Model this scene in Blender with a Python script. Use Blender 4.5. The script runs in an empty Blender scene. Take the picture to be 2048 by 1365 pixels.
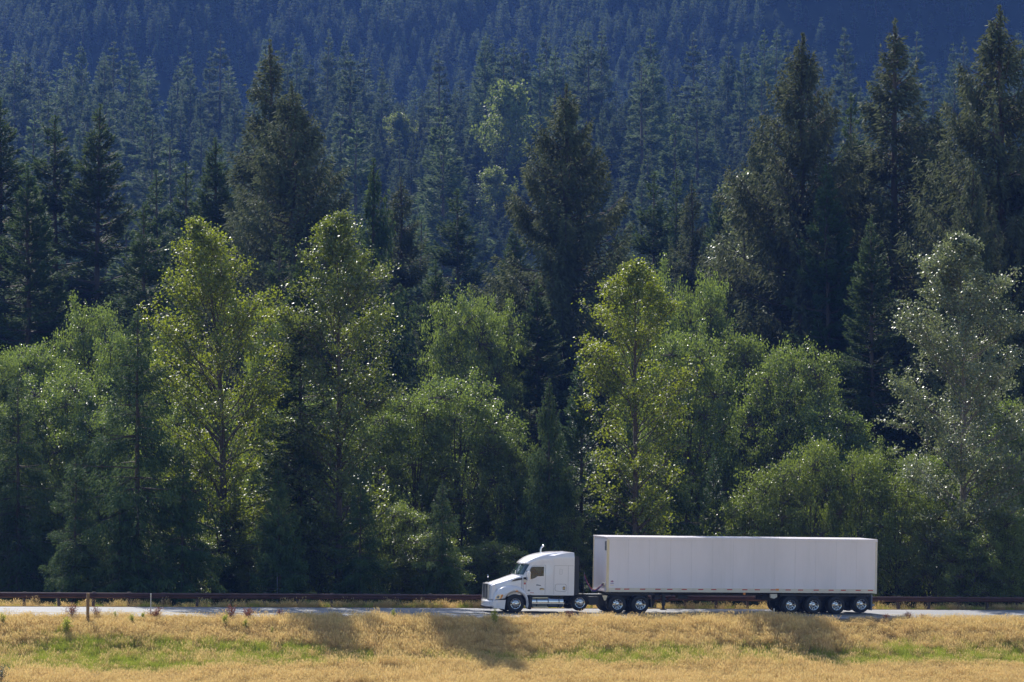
import bpy, bmesh, math, random
import numpy as np
from mathutils import Vector, Matrix
R = math.radians
sc = bpy.context.scene
col = sc.collection

# ------------------------------------------------------------------ camera, sky, sun, exposure
CAM_Z = 10.81
FPX = 6120.0                     # focal length in pixels of the 2048 px wide photograph
cd = bpy.data.cameras.new('camera'); cam = bpy.data.objects.new('camera', cd); col.objects.link(cam)
cam.location = (0, 0, CAM_Z)
cam.rotation_euler = (R(90) + math.atan((838 - 682.5) / FPX), 0, 0)
cd.sensor_width = 36.0; cd.lens = 36.0 * FPX / 2048.0
cd.clip_start = 1.0; cd.clip_end = 9000
sc.camera = cam
SUN_EL, SUN_AZ = 42.0, 22.0      # azimuth: degrees to the left of the view direction, behind the trees
w = bpy.data.worlds.new("World"); sc.world = w; w.use_nodes = True
nt = w.node_tree; bgn = nt.nodes['Background']; sky = nt.nodes.new('ShaderNodeTexSky')
sky.sky_type = 'NISHITA'; sky.sun_disc = False
sky.sun_elevation = R(SUN_EL); sky.sun_rotation = R(-SUN_AZ)
nt.links.new(sky.outputs[0], bgn.inputs[0]); bgn.inputs[1].default_value = 0.12
sl = bpy.data.lights.new('sun', 'SUN'); so = bpy.data.objects.new('sun', sl); col.objects.link(so)
sl.energy = 5.0; sl.angle = R(0.5); sl.color = (1.0, 0.95, 0.86)
sd = Vector((-math.sin(R(SUN_AZ)) * math.cos(R(SUN_EL)), math.cos(R(SUN_AZ)) * math.cos(R(SUN_EL)), math.sin(R(SUN_EL))))
so.rotation_euler = sd.to_track_quat('Z', 'Y').to_euler(); so.location = (-80, 150, 200)
sc.view_settings.view_transform = 'Standard'; sc.view_settings.look = 'None'
sc.view_settings.exposure = 0.6; sc.view_settings.gamma = 1.0
cy = sc.cycles
cy.max_bounces = 6; cy.diffuse_bounces = 3; cy.glossy_bounces = 3; cy.transmission_bounces = 4
cy.volume_bounces = 0; cy.transparent_max_bounces = 6; cy.sample_clamp_indirect = 4.0
cy.caustics_reflective = False; cy.caustics_refractive = False
cy.use_denoising = True

# ------------------------------------------------------------------ helpers
def tag(o, label=None, cat=None, group=None, kind=None):
    if label: o['label'] = label
    if cat: o['category'] = cat
    if group: o['group'] = group
    if kind: o['kind'] = kind
    return o

def empty(name, loc=(0, 0, 0), rot=(0, 0, 0)):
    o = bpy.data.objects.new(name, None); o.location = loc; o.rotation_euler = rot
    o.empty_display_size = 0.5; col.objects.link(o); return o

def link(name, me, parent=None):
    o = bpy.data.objects.new(name, me); col.objects.link(o)
    if parent: o.parent = parent
    return o

def npmesh(name, V, F, mats, midx=None, smooth=False, attrs=None):
    """V (n,3) floats, F (m,k) ints"""
    V = np.asarray(V, dtype=np.float32); F = np.asarray(F, dtype=np.int32)
    me = bpy.data.meshes.new(name)
    k = F.shape[1]
    me.vertices.add(len(V)); me.vertices.foreach_set('co', V.ravel())
    me.loops.add(F.size); me.loops.foreach_set('vertex_index', F.ravel())
    me.polygons.add(len(F)); me.polygons.foreach_set('loop_start', np.arange(len(F), dtype=np.int32) * k)
    if midx is not None: me.polygons.foreach_set('material_index', np.asarray(midx, dtype=np.int32))
    if smooth: me.polygons.foreach_set('use_smooth', np.ones(len(F), dtype=bool))
    for m in mats: me.materials.append(m)
    if attrs:
        for an, (dom, arr) in attrs.items():
            a = me.attributes.new(an, 'FLOAT', dom); a.data.foreach_set('value', np.asarray(arr, dtype=np.float32))
    me.update(calc_edges=True); me.validate()
    return me

class MB:
    """collects shapes into one mesh"""
    def __init__(s): s.v = []; s.f = []; s.m = []
    def add(s, vs, fs, mi=0, M=None):
        b = len(s.v)
        for p in vs:
            p = Vector(p)
            if M is not None: p = M @ p
            s.v.append(tuple(p))
        for f in fs: s.f.append(tuple(b + i for i in f)); s.m.append(mi)
    def box(s, x0, x1, y0, y1, z0, z1, mi=0, ch=0.0):
        if ch <= 0:
            vs = [(x, y, z) for z in (z0, z1) for y in (y0, y1) for x in (x0, x1)]
            s.add(vs, [(0, 2, 3, 1), (4, 5, 7, 6), (0, 1, 5, 4), (2, 6, 7, 3), (0, 4, 6, 2), (1, 3, 7, 5)], mi); return
        bm = bmesh.new(); bmesh.ops.create_cube(bm, size=1.0)
        for v in bm.verts:
            v.co = Vector(((x0 + x1) / 2 + v.co.x * (x1 - x0), (y0 + y1) / 2 + v.co.y * (y1 - y0), (z0 + z1) / 2 + v.co.z * (z1 - z0)))
        bmesh.ops.bevel(bm, geom=bm.edges[:], offset=ch, segments=2, affect='EDGES', profile=0.6)
        bm.verts.index_update()
        s.add([v.co for v in bm.verts], [[v.index for v in f.verts] for f in bm.faces], mi); bm.free()
    def tube(s, pts, rad, n=8, mi=0, cap=True):
        pts = [Vector(p) for p in pts]; rads = rad if isinstance(rad, (list, tuple)) else [rad] * len(pts)
        rings = []; up = None
        for i, p in enumerate(pts):
            d = (pts[min(i + 1, len(pts) - 1)] - pts[max(i - 1, 0)]).normalized()
            if up is None:
                up = Vector((0, 0, 1)) if abs(d.z) < 0.9 else Vector((1, 0, 0))
            a = d.cross(up).normalized(); b = a.cross(d).normalized(); up = b
            rings.append([p + (a * math.cos(2 * math.pi * k / n) + b * math.sin(2 * math.pi * k / n)) * rads[i] for k in range(n)])
        vs = [q for r in rings for q in r]; fs = []
        for i in range(len(pts) - 1):
            for k in range(n):
                fs.append((i * n + k, i * n + (k + 1) % n, (i + 1) * n + (k + 1) % n, (i + 1) * n + k))
        if cap: fs.append(tuple(range(n))[::-1]); fs.append(tuple((len(pts) - 1) * n + k for k in range(n)))
        s.add(vs, fs, mi)
    def lathe(s, prof, c, axis='y', n=40, mi=0):
        """prof: (radius, offset along axis)"""
        vs = []; fs = []
        for r, h in prof:
            for k in range(n):
                a = 2 * math.pi * k / n
                if axis == 'y': vs.append((c[0] + r * math.cos(a), c[1] + h, c[2] + r * math.sin(a)))
                elif axis == 'x': vs.append((c[0] + h, c[1] + r * math.cos(a), c[2] + r * math.sin(a)))
                else: vs.append((c[0] + r * math.cos(a), c[1] + r * math.sin(a), c[2] + h))
        for i in range(len(prof) - 1):
            for k in range(n):
                fs.append((i * n + k, (i + 1) * n + k, (i + 1) * n + (k + 1) % n, i * n + (k + 1) % n))
        s.add(vs, fs, mi)
    def prism(s, poly, y0, y1, mi=0, inset=0.0, insetd=0.02):
        """poly in (x,z), extruded from y0 to y1; outer end y0 may be chamfered by inset"""
        n = len(poly)
        if inset > 0:
            cx = sum(p[0] for p in poly) / n; cz = sum(p[1] for p in poly) / n
            pin = []
            for i in range(n):
                a = Vector(poly[i - 1]); b = Vector(poly[i]); c = Vector(poly[(i + 1) % n])
                d1 = (b - a).normalized(); d2 = (c - b).normalized()
                nn = (Vector((-d1.y, d1.x)) + Vector((-d2.y, d2.x)))
                nn = nn.normalized() if nn.length > 1e-6 else Vector((-d1.y, d1.x))
                pin.append(b + nn * inset)
            area = sum(poly[i][0] * poly[(i + 1) % n][1] - poly[(i + 1) % n][0] * poly[i][1] for i in range(n))
            if area < 0: pin = [Vector(poly[i]) - (pin[i] - Vector(poly[i])) for i in range(n)]
            sg = 1 if y1 > y0 else -1
            rings = [[(p[0], y0, p[1]) for p in pin], [(p[0], y0 + sg * insetd, p[1]) for p in poly], [(p[0], y1, p[1]) for p in poly]]
        else:
            rings = [[(p[0], y0, p[1]) for p in poly], [(p[0], y1, p[1]) for p in poly]]
        vs = [q for r in rings for q in r]; fs = [tuple(range(n))]
        for j in range(len(rings) - 1):
            for i in range(n): fs.append((j * n + i, (j + 1) * n + i, (j + 1) * n + (i + 1) % n, j * n + (i + 1) % n))
        fs.append(tuple((len(rings) - 1) * n + i for i in range(n))[::-1])
        s.add(vs, fs, mi)
    def build(s, name, mats, parent=None, smooth=False, ang=35):
        me = bpy.data.meshes.new(name); me.from_pydata(s.v, [], s.f)
        for m in (mats if isinstance(mats, (list, tuple)) else [mats]): me.materials.append(m)
        me.polygons.foreach_set('material_index', s.m)
        bm = bmesh.new(); bm.from_mesh(me); bmesh.ops.recalc_face_normals(bm, faces=bm.faces[:]); bm.to_mesh(me); bm.free()
        if smooth:
            me.polygons.foreach_set('use_smooth', [True] * len(me.polygons))
            me.set_sharp_from_angle(angle=R(ang))
        me.update()
        return link(name, me, parent)

# ------------------------------------------------------------------ materials
def newmat(name):
    m = bpy.data.materials.new(name); m.use_nodes = True
    n = m.node_tree; b = n.nodes['Principled BSDF']; return m, n, b
def mixc(n, fac, a, b):
    x = n.nodes.new('ShaderNodeMix'); x.data_type = 'RGBA'
    if isinstance(fac, (int, float)): x.inputs['Factor'].default_value = fac
    else: n.links.new(fac, x.inputs['Factor'])
    for sck, v in ((x.inputs[6], a), (x.inputs[7], b)):
        if isinstance(v, tuple): sck.default_value = (*v, 1)
        else: n.links.new(v, sck)
    return x.outputs[2]
def noise(n, scale, detail=4, rough=0.6, coord='Object', stretch=None):
    t = n.nodes.new('ShaderNodeTexCoord'); x = n.nodes.new('ShaderNodeTexNoise')
    x.inputs['Scale'].default_value = scale; x.inputs['Detail'].default_value = detail; x.inputs['Roughness'].default_value = rough
    src = t.outputs[coord]
    if stretch:
        mp = n.nodes.new('ShaderNodeMapping'); mp.inputs['Scale'].default_value = stretch
        n.links.new(src, mp.inputs[0]); src = mp.outputs[0]
    n.links.new(src, x.inputs['Vector']); return x.outputs[0]
def ramp(n, src, stops):
    r = n.nodes.new('ShaderNodeValToRGB'); n.links.new(src, r.inputs[0])
    e = r.color_ramp.elements
    while len(e) < len(stops): e.new(0.5)
    for i, (p, c) in enumerate(stops):
        e[i].position = p; e[i].color = (*c, 1) if len(c) == 3 else c
    return r.outputs[0]
def bump(n, b, src, strength, dist=0.02):
    x = n.nodes.new('ShaderNodeBump'); x.inputs['Strength'].default_value = strength; x.inputs['Distance'].default_value = dist
    n.links.new(src, x.inputs['Height']); n.links.new(x.outputs[0], b.inputs['Normal'])

def simple(name, colr, rough=0.6, metal=0.0, var=0.12, scale=3.0, coat=0.0, bmp=0.0):
    m, n, b = newmat(name)
    f = noise(n, scale, 5)
    dark = tuple(c * (1 - var * 2) for c in colr); lite = tuple(min(1, c * (1 + var)) for c in colr)
    c = ramp(n, f, [(0.3, dark), (0.5, colr), (0.72, lite)])
    n.links.new(c, b.inputs['Base Color'])
    b.inputs['Roughness'].default_value = rough; b.inputs['Metallic'].default_value = metal
    if coat: b.inputs['Coat Weight'].default_value = coat; b.inputs['Coat Roughness'].default_value = 0.06
    if bmp: bump(n, b, noise(n, scale * 6, 4), bmp)
    return m

def leafmat(name, c_dark, c_mid, c_lite, rough=0.42, spec=0.5, transl=0.35, tcol=None, objvar=0.25):
    """glossy thin leaves: per-leaf tint, per-tree tint, light through the blade"""
    m, n, b = newmat(name)
    at = n.nodes.new('ShaderNodeAttribute'); at.attribute_name = 'tint'
    c = ramp(n, at.outputs['Fac'], [(0.0, c_dark), (0.55, c_mid), (1.0, c_lite)])
    oi = n.nodes.new('ShaderNodeObjectInfo')
    hs = n.nodes.new('ShaderNodeHueSaturation')
    mr = n.nodes.new('ShaderNodeMapRange'); mr.inputs[3].default_value = 1 - objvar; mr.inputs[4].default_value = 1 + objvar
    n.links.new(oi.outputs['Random'], mr.inputs[0]); n.links.new(mr.outputs[0], hs.inputs['Value'])
    mh = n.nodes.new('ShaderNodeMapRange'); mh.inputs[3].default_value = 0.485; mh.inputs[4].default_value = 0.515
    mm = n.nodes.new('ShaderNodeMath'); mm.operation = 'FRACT'
    m7 = n.nodes.new('ShaderNodeMath'); m7.operation = 'MULTIPLY'; m7.inputs[1].default_value = 7.31
    n.links.new(oi.outputs['Random'], m7.inputs[0]); n.links.new(m7.outputs[0], mm.inputs[0]); n.links.new(mm.outputs[0], mh.inputs[0])
    n.links.new(mh.outputs[0], hs.inputs['Hue'])
    n.links.new(c, hs.inputs['Color'])
    n.links.new(hs.outputs[0], b.inputs['Base Color'])
    b.inputs['Roughness'].default_value = rough; b.inputs['Specular IOR Level'].default_value = spec
    tr = n.nodes.new('ShaderNodeBsdfTranslucent'); ms = n.nodes.new('ShaderNodeMixShader'); ms.inputs[0].default_value = transl
    tc = mixc(n, 0.75, hs.outputs[0], tcol or c_lite)
    n.links.new(tc, tr.inputs['Color'])
    out = n.nodes['Material Output']
    n.links.new(b.outputs[0], ms.inputs[1]); n.links.new(tr.outputs[0], ms.inputs[2]); n.links.new(ms.outputs[0], out.inputs['Surface'])
    return m

M = {}
M['cotton'] = leafmat('cottonwood_leaf', (.030, .05, .010), (.075, .12, .016), (.22, .23, .022), rough=.50, spec=1.0, transl=.44, tcol=(.36, .42, .015), objvar=.05)
M['cotton_dark'] = leafmat('dark_glossy_cottonwood_leaf', (.025, .045, .014), (.06, .095, .022), (.18, .20, .03), rough=.47, spec=1.0, transl=.34, tcol=(.30, .36, .02), objvar=.05)
M['cotton_pale'] = leafmat('pale_cottonwood_leaf', (.045, .065, .032), (.12, .155, .080), (.26, .27, .14), rough=.42, spec=1.0, transl=.32, tcol=(.28, .32, .10), objvar=.05)
M['alder'] = leafmat('alder_leaf', (.018, .040, .014), (.060, .105, .034), (.19, .24, .07), rough=.42, spec=1.0, transl=.42, tcol=(.32, .42, .05), objvar=.14)
M['shrub'] = leafmat('shrub_leaf', (.03, .055, .016), (.075, .12, .030), (.19, .235, .045), rough=.44, spec=.9, transl=.42, tcol=(.30, .38, .04), objvar=.12)
M['spruce'] = leafmat('spruce_needles', (.032, .050, .028), (.075, .10, .052), (.17, .19, .085), rough=.75, spec=.15, transl=.26, objvar=.12)
M['fir'] = leafmat('fir_needles', (.028, .055, .024), (.055, .10, .038), (.12, .17, .055), rough=.72, spec=.12, transl=.28, objvar=.15)
M['youngfir'] = leafmat('young_fir_needles', (.03, .06, .025), (.05, .10, .035), (.10, .16, .05), rough=.5, spec=.45, transl=.28, objvar=.12)
M['farfir'] = leafmat('hillside_needles', (.030, .06, .030), (.08, .135, .060), (.18, .235, .095), rough=.75, spec=.10, transl=.30, objvar=.3)
M['bark'] = simple('grey_brown_bark', (.075, .06, .048), .9, var=.25, scale=4, bmp=.5)
M['palebark'] = simple('pale_cottonwood_bark', (.17, .15, .125), .85, var=.25, scale=3, bmp=.4)
M['tyre'] = simple('tyre_rubber', (.012, .012, .013), .7, var=.1)
M['black'] = simple('black_chassis', (.015, .015, .017), .55, var=.2)
M['rubber'] = simple('black_fairing', (.02, .02, .022), .6, var=.1)
M['chrome'] = simple('polished_aluminium', (.60, .61, .63), .16, 1.0, var=.03)
M['brushed'] = simple('dull_aluminium', (.55, .56, .58), .32, 1.0, var=.06)
M['paint'] = simple('white_cab_paint', (.76, .735, .765), .28, var=.01, scale=1, coat=.8)
M['red'] = simple('red_reflective_tape', (.50, .03, .025), .4, var=.05)
M['amber'] = simple('amber_lens', (.75, .25, .03), .3, var=.05)
M['seam'] = simple('grey_seam_line', (.22, .22, .24), .7, var=.02)  # plain grey of the cab's seam lines, seals and lettering
M['cream'] = simple('cream_bottom_rail', (.66, .60, .50), .45, var=.05, scale=2)
M['tan'] = simple('tan_corner_post', (.72, .60, .40), .45, var=.05, scale=2)
M['grey'] = simple('grey_rubber_flap', (.16, .18, .22), .6, var=.08)
M['steelgrey'] = simple('weathered_grey_metal', (.22, .24, .27), .5, .4, var=.12)
M['wood'] = simple('weathered_wood', (.22, .14, .065), .85, var=.25, scale=8, bmp=.4)
M['galv'] = simple('galvanised_steel', (.55, .56, .58), .5, .5, var=.1)
M['rail'] = simple('rusty_brown_guardrail_steel', (.085, .040, .032), .5, .15, var=.22, scale=1.4, bmp=.15)
M['post'] = simple('dark_guardrail_post', (.07, .05, .045), .75, var=.2, scale=5)
M['deadtwig'] = simple('dead_red_brown_twigs', (.20, .07, .045), .8, var=.3, scale=6)

def trailermat():
    m, n, b = newmat('white_trailer_skin')
    f = noise(n, .6, 5, .55, stretch=(1, 1, .35))
    c = ramp(n, f, [(0.3, (.69, .65, .68)), (0.55, (.76, .71, .745)), (0.8, (.79, .745, .78))])
    f2 = noise(n, 1.0, 6, .7, stretch=(5, 5, .25))
    c2 = mixc(n, ramp(n, f2, [(0.52, (0, 0, 0)), (0.8, (.35, .35, .35))]), c, (.58, .56, .55))
    n.links.new(c2, b.inputs['Base Color']); b.inputs['Roughness'].default_value = .38
    bump(n, b, noise(n, 1.2, 2), .12, .03)
    return m
M['trailer'] = trailermat()

def glassmat():
    m, n, b = newmat('tinted_cab_glass')
    b.inputs['Base Color'].default_value = (.02, .045, .05, 1); b.inputs['Roughness'].default_value = .04
    b.inputs['Coat Weight'].default_value = 1.0; b.inputs['Coat Roughness'].default_value = .02
    f = noise(n, 3.0, 3)
    n.links.new(ramp(n, f, [(0.4, (.015, .03, .035)), (0.7, (.05, .10, .10))]), b.inputs['Base Color'])
    return m
M['glass'] = glassmat()
def lampmat():
    m, n, b = newmat('headlamp_lens')
    b.inputs['Base Color'].default_value = (.75, .78, .82, 1); b.inputs['Roughness'].default_value = .1; b.inputs['Metallic'].default_value = .6
    return m
M['lamp'] = lampmat()

def asphaltmat():
    m, n, b = newmat('pale_worn_asphalt')
    f = noise(n, .5, 6, .6); g = noise(n, 30, 3, .7)
    c = ramp(n, f, [(0.3, (.19, .19, .20)), (0.55, (.235, .235, .245)), (0.75, (.27, .265, .27))])
    c = mixc(n, ramp(n, g, [(0.45, (0, 0, 0)), (0.75, (.5, .5, .5))]), c, (.22, .22, .23))
    s = noise(n, 1.0, 4, .6, stretch=(.03, 1.6, 1))
    c = mixc(n, ramp(n, s, [(0.5, (0, 0, 0)), (0.75, (.45, .45, .45))]), c, (.2, .2, .205))
    n.links.new(c, b.inputs['Base Color']); b.inputs['Roughness'].default_value = .75
    bump(n, b, g, .3, .01); return m
M['asphalt'] = asphaltmat()
M['linewhite'] = simple('white_line_paint', (.7, .7, .68), .6, var=.12, scale=6)
M['lineyellow'] = simple('yellow_line_paint', (.55, .38, .06), .6, var=.12, scale=6)

def groundmat():
    """dry field near the road, gravel shoulder, brown needle litter under the forest"""
    m, n, b = newmat('field_and_forest_soil')
    zone = n.nodes.new('ShaderNodeAttribute'); zone.attribute_name = 'zone'
    f = noise(n, .25, 7, .65); g = noise(n, 4, 5, .7)
    field = ramp(n, f, [(0.3, (.30, .20, .075)), (0.5, (.36, .25, .09)), (0.7, (.24, .22, .06))])
    field = mixc(n, ramp(n, g, [(0.35, (0, 0, 0)), (0.7, (.8, .8, .8))]), field, (.17, .115, .05))
    gravel = ramp(n, g, [(0.3, (.13, .10, .08)), (0.6, (.27, .22, .18)), (0.8, (.36, .32, .27))])
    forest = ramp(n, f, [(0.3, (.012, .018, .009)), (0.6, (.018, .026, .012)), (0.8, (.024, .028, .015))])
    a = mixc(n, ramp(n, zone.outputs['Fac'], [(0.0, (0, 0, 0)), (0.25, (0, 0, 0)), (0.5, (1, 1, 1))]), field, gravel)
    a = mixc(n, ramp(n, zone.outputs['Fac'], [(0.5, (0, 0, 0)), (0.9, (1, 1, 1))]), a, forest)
    n.links.new(a, b.inputs['Base Color']); b.inputs['Roughness'].default_value = .95; b.inputs['Specular IOR Level'].default_value = 0.0
    bump(n, b, g, .5, .06); return m
M['ground'] = groundmat()
M['drygrass'] = leafmat('dry_golden_grass', (.36, .23, .09), (.57, .41, .17), (.76, .60, .30), rough=.6, spec=.2, transl=.38, tcol=(.83, .61, .24), objvar=.12)
M['greengrass'] = leafmat('fresh_green_grass', (.20, .24, .04), (.34, .40, .06), (.50, .52, .12), rough=.55, spec=.25, transl=.4, tcol=(.50, .56, .07), objvar=.12)

# ------------------------------------------------------------------ terrain
ROAD_YAW = R(16.0); RC, RS = math.cos(ROAD_YAW), math.sin(ROAD_YAW)
GRADE = -0.0205
RX, RY = 4.86, 171.25            # point of the road under the trailer's front wall, on the truck's centre line
def uv2xy(u, v): return RX + u * RC - v * RS, RY + u * RS + v * RC
def xy2uv(x, y): dx, dy = x - RX, y - RY; return dx * RC + dy * RS, -dx * RS + dy * RC
def sm(a, b, x):
    t = np.clip((x - a) / (b - a), 0, 1); return t * t * (3 - 2 * t)
def wob(x, y, k, s):
    rs = np.random.RandomState(s); r = 0
    for i in range(5):
        a = rs.rand() * 6.28; kk = k * (0.6 + i * .55); r = r + np.sin((x * np.cos(a) + y * np.sin(a)) * kk + rs.rand() * 6.28) / (1 + i * .8)
    return r
HY = [300, 360, 440, 600, 750, 860, 950, 1060, 1400, 1700, 2100]
HZ = [0, 0, 9, 40, 74, 88, 80, 72, 245, 330, 400]
def terrain(x, y):
    x = np.asarray(x, dtype=float); y = np.asarray(y, dtype=float)
    u, v = xy2uv(x, y)
    g = GRADE * np.clip(u, -250, 250) * (1 - sm(60, 200, v)) * (1 - sm(60, 150, -v))
    d = -5.25 - v                                       # metres out from the road's near edge
    bank = -np.interp(d, [0, .5, 1.2, 5.2, 8.0, 12, 30], [0, .03, .2, 1.75, 2.45, 3.05, 4.4])
    bank = bank + .10 * wob(x, y, .5, 4) * sm(.8, 3, d)
    knoll = 12.0 * (1 - sm(2, 55, y)) * (v < 0)
    back = np.interp(v, [4.2, 5.5, 8, 14], [0, -.25, -.5, -.6]) + .12 * wob(x, y, .3, 9) * sm(5, 9, v)
    side = .5 * (1 - np.tanh((x - 60) / 180.0))          # the near ridge stands higher to the left
    h = np.interp(y + 25 * wob(x, y, .006, 3) / 2, HY, HZ)
    ridge = sm(620, 860, y) * (1 - sm(960, 1200, y)) * (26 * side - 24)
    far = h + ridge + 6.0 * wob(x, y, .014, 7) * sm(380, 700, y)
    # scarps added to the far slope's shape to make dark shaded bands
    q = x / np.maximum(y, 100.0); yw = y + 14 * wob(x, y, .012, 17) / 2
    far = far + 40 * sm(1062, 1096, yw) * sm(.005, .035, q) + 34 * sm(1115, 1165, yw) * sm(.07, .10, q)
    far = far + 34 * sm(1105, 1150, yw) * sm(-.17, -.14, q) * (1 - sm(-.115, -.085, q))
    return g + np.where(d > 0, bank, 0) + knoll + np.where(v > 4.2, back, 0) + far

def build_ground():
    us = np.unique(np.concatenate([np.arange(-60, 62, 1.5), np.linspace(-1100, -60, 42), np.linspace(60, 1300, 50)]))
    vs = np.unique(np.concatenate([np.linspace(-400, -60, 18), np.arange(-60, -14, 2.0), np.arange(-14, -5.25, .6),
                                   [-5.25, -3, 0, 3.2, 3.6, 4.2], np.arange(5, 16, .8), np.arange(18, 60, 4), np.arange(64, 2000, 14)]))
    U, Vv = np.meshgrid(us, vs); X, Y = uv2xy(U, Vv); Z = terrain(X, Y)
    nv, nu = U.shape
    V = np.stack([X.ravel(), Y.ravel(), Z.ravel()], 1)
    i = np.arange(nv - 1)[:, None] * nu + np.arange(nu - 1)[None, :]
    F = np.stack([i, i + 1, i + nu + 1, i + nu], -1).reshape(-1, 4)
    v = Vv.ravel()
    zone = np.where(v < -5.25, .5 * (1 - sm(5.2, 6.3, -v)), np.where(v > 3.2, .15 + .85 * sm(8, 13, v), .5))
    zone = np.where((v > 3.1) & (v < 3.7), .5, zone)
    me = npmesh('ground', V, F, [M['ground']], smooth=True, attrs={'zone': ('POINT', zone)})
    tag(link('ground', me), 'grassy bank, roadside verge, forest floor and wooded hillside', kind='structure')
build_ground()

def ribbon(name, v0, v1, lift, mat, u0=-260, u1=260, dash=None):
    mb = MB()
    def zz(u): return GRADE * min(max(u, -250), 250) + lift
    us = np.arange(u0, u1 + .1, 4.0)
    segs = [(us[i], us[i + 1]) for i in range(len(us) - 1)]
    for a, b in segs:
        p = [(*uv2xy(a, v0), zz(a)), (*uv2xy(b, v0), zz(b)), (*uv2xy(b, v1), zz(b)), (*uv2xy(a, v1), zz(a))]
        mb.add(p, [(0, 1, 2, 3)])
    o = mb.build(name, mat); return tag(o, None, kind='structure')
ribbon('road', -5.2, 3.2, .012, M['asphalt'])
ribbon('road_edge_line', -4.75, -4.63, .018, M['linewhite'])
ribbon('road_centre_line', -1.78, -1.68, .018, M['lineyellow'])
ribbon('road_centre_line', -1.98, -1.88, .018, M['lineyellow'])
ribbon('road_edge_line', 2.15, 2.27, .018, M['linewhite'])

def at_px(px, Y, topy=None):
    """point of the terrain seen in column px at depth Y, and the height of a thing whose top shows in row topy"""
    x = (px - 1024) / FPX * Y; g = float(terrain(x, Y))
    h = None if topy is None else CAM_Z + (838 - topy) / FPX * Y - g
    return x, g, h

# ------------------------------------------------------------------ the truck
def side(X, Y):   # measured side elevation of the tractor -> local (x back along the truck, z up)
    return (-6.46 + (X - 195) / 176.5, (840 - Y) / 184.0)
def S(*pts): return [side(*p) for p in pts]
TRUCK_ROT = (0, math.atan(-GRADE), ROAD_YAW)
tz = .02

wheel_cache = {}
def wheel_meshes(kind):
    if kind in wheel_cache: return wheel_cache[kind]
    r = {'steer': .51, 'lift': .455, 'dual': .505, 'dual_small': .48}[kind]
    wdt = .28; rr = .285                                   # rim radius
    # local: y=0 is the outer sidewall, -y outward
    t = MB()
    def tyre(y0):
        t.lathe([(rr, y0 + .03), (rr + .03, y0 + .0), (r - .09, y0 - .012), (r - .03, y0 + .015), (r, y0 + .05), (r, y0 + wdt - .05), (r - .03, y0 + wdt - .015),
                 (r - .09, y0 + wdt + .01), (rr + .03, y0 + wdt), (rr, y0 + wdt - .03)], (0, 0, 0), n=48)
        for k in range(60):                                # tread blocks
            a = 2 * math.pi * k / 60; Mx = Matrix.Rotation(-a, 4, 'Y')
            b = MB(); b.box(r - .004, r + .009, y0 + .05, y0 + wdt - .05, -.018, .014); t.add(b.v, b.f, 0, Mx)
    tyre(0)
    if kind.startswith('dual'): tyre(wdt + .06)
    rm = MB(); deep = kind.startswith('dual')
    dd = .13 if deep else -.02
    rm.lathe([(rr + .012, -.005), (rr + .004, -.018), (rr - .018, -.01), (rr - .03, .02), (rr - .035, dd * .9 if deep else .03), (rr - .06, dd + .02), (.17, dd + (.0 if deep else -.035)), (.10, dd - .02 if deep else -.07), (.001, dd - .02 if deep else -.07)], (0, 0, 0), n=40)
    holes = MB()
    for k in range(10):
        a = 2 * math.pi * k / 10 + .1; rad = .212
        yy = dd + .004 if deep else -.018
        holes.lathe([(.040, yy - .010), (.001, yy - .0105)], (rad * math.cos(a), 0, rad * math.sin(a)), n=12)
    nuts = MB()
    for k in range(10):
        a = 2 * math.pi * k / 10; rad = .142
        yy = dd - .004 if deep else -.045
        nuts.lathe([(.022, yy), (.022, yy - .045), (.012, yy - .06), (.001, yy - .06)], (rad * math.cos(a), 0, rad * math.sin(a)), n=8)
    hub = MB()
    y0 = dd - .02 if deep else -.07
    hub.lathe([(.10, y0), (.098, y0 - .06), (.08, y0 - .085), (.05, y0 - .095), (.001, y0 - .097)], (0, 0, 0), n=24)
    drum = MB(); drum.lathe([(.001, .16), (.2, .16), (.22, .25), (.001, .25)], (0, 0, 0), n=20)
    tmp = []
    rm.add(holes.v, holes.f, 1); hub.add(nuts.v, nuts.f, 0)
    for nm, mb, mat in (('wheel', drum, M['black']), ('tyre', t, M['tyre']), ('rim', rm, [M['chrome'], M['black']]), ('hub', hub, M['chrome'])):
        o = mb.build(nm, mat, smooth=True); tmp.append((nm, o.data)); bpy.data.objects.remove(o)
    wheel_cache[kind] = tmp; return tmp
wrng = random.Random(3)
def wheel(parent, kind, x, y_out, z, near=True):
    ms = wheel_meshes(kind)
    root = link('wheel', ms[0][1], parent)
    root.location = (x, y_out, z); root.rotation_euler = (0, wrng.random() * 6, 0 if near else 0)
    if not near: root.rotation_euler = (0, 0, math.pi)
    for nm, me in ms[1:]:
        link(nm, me, root)
    return root

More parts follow.
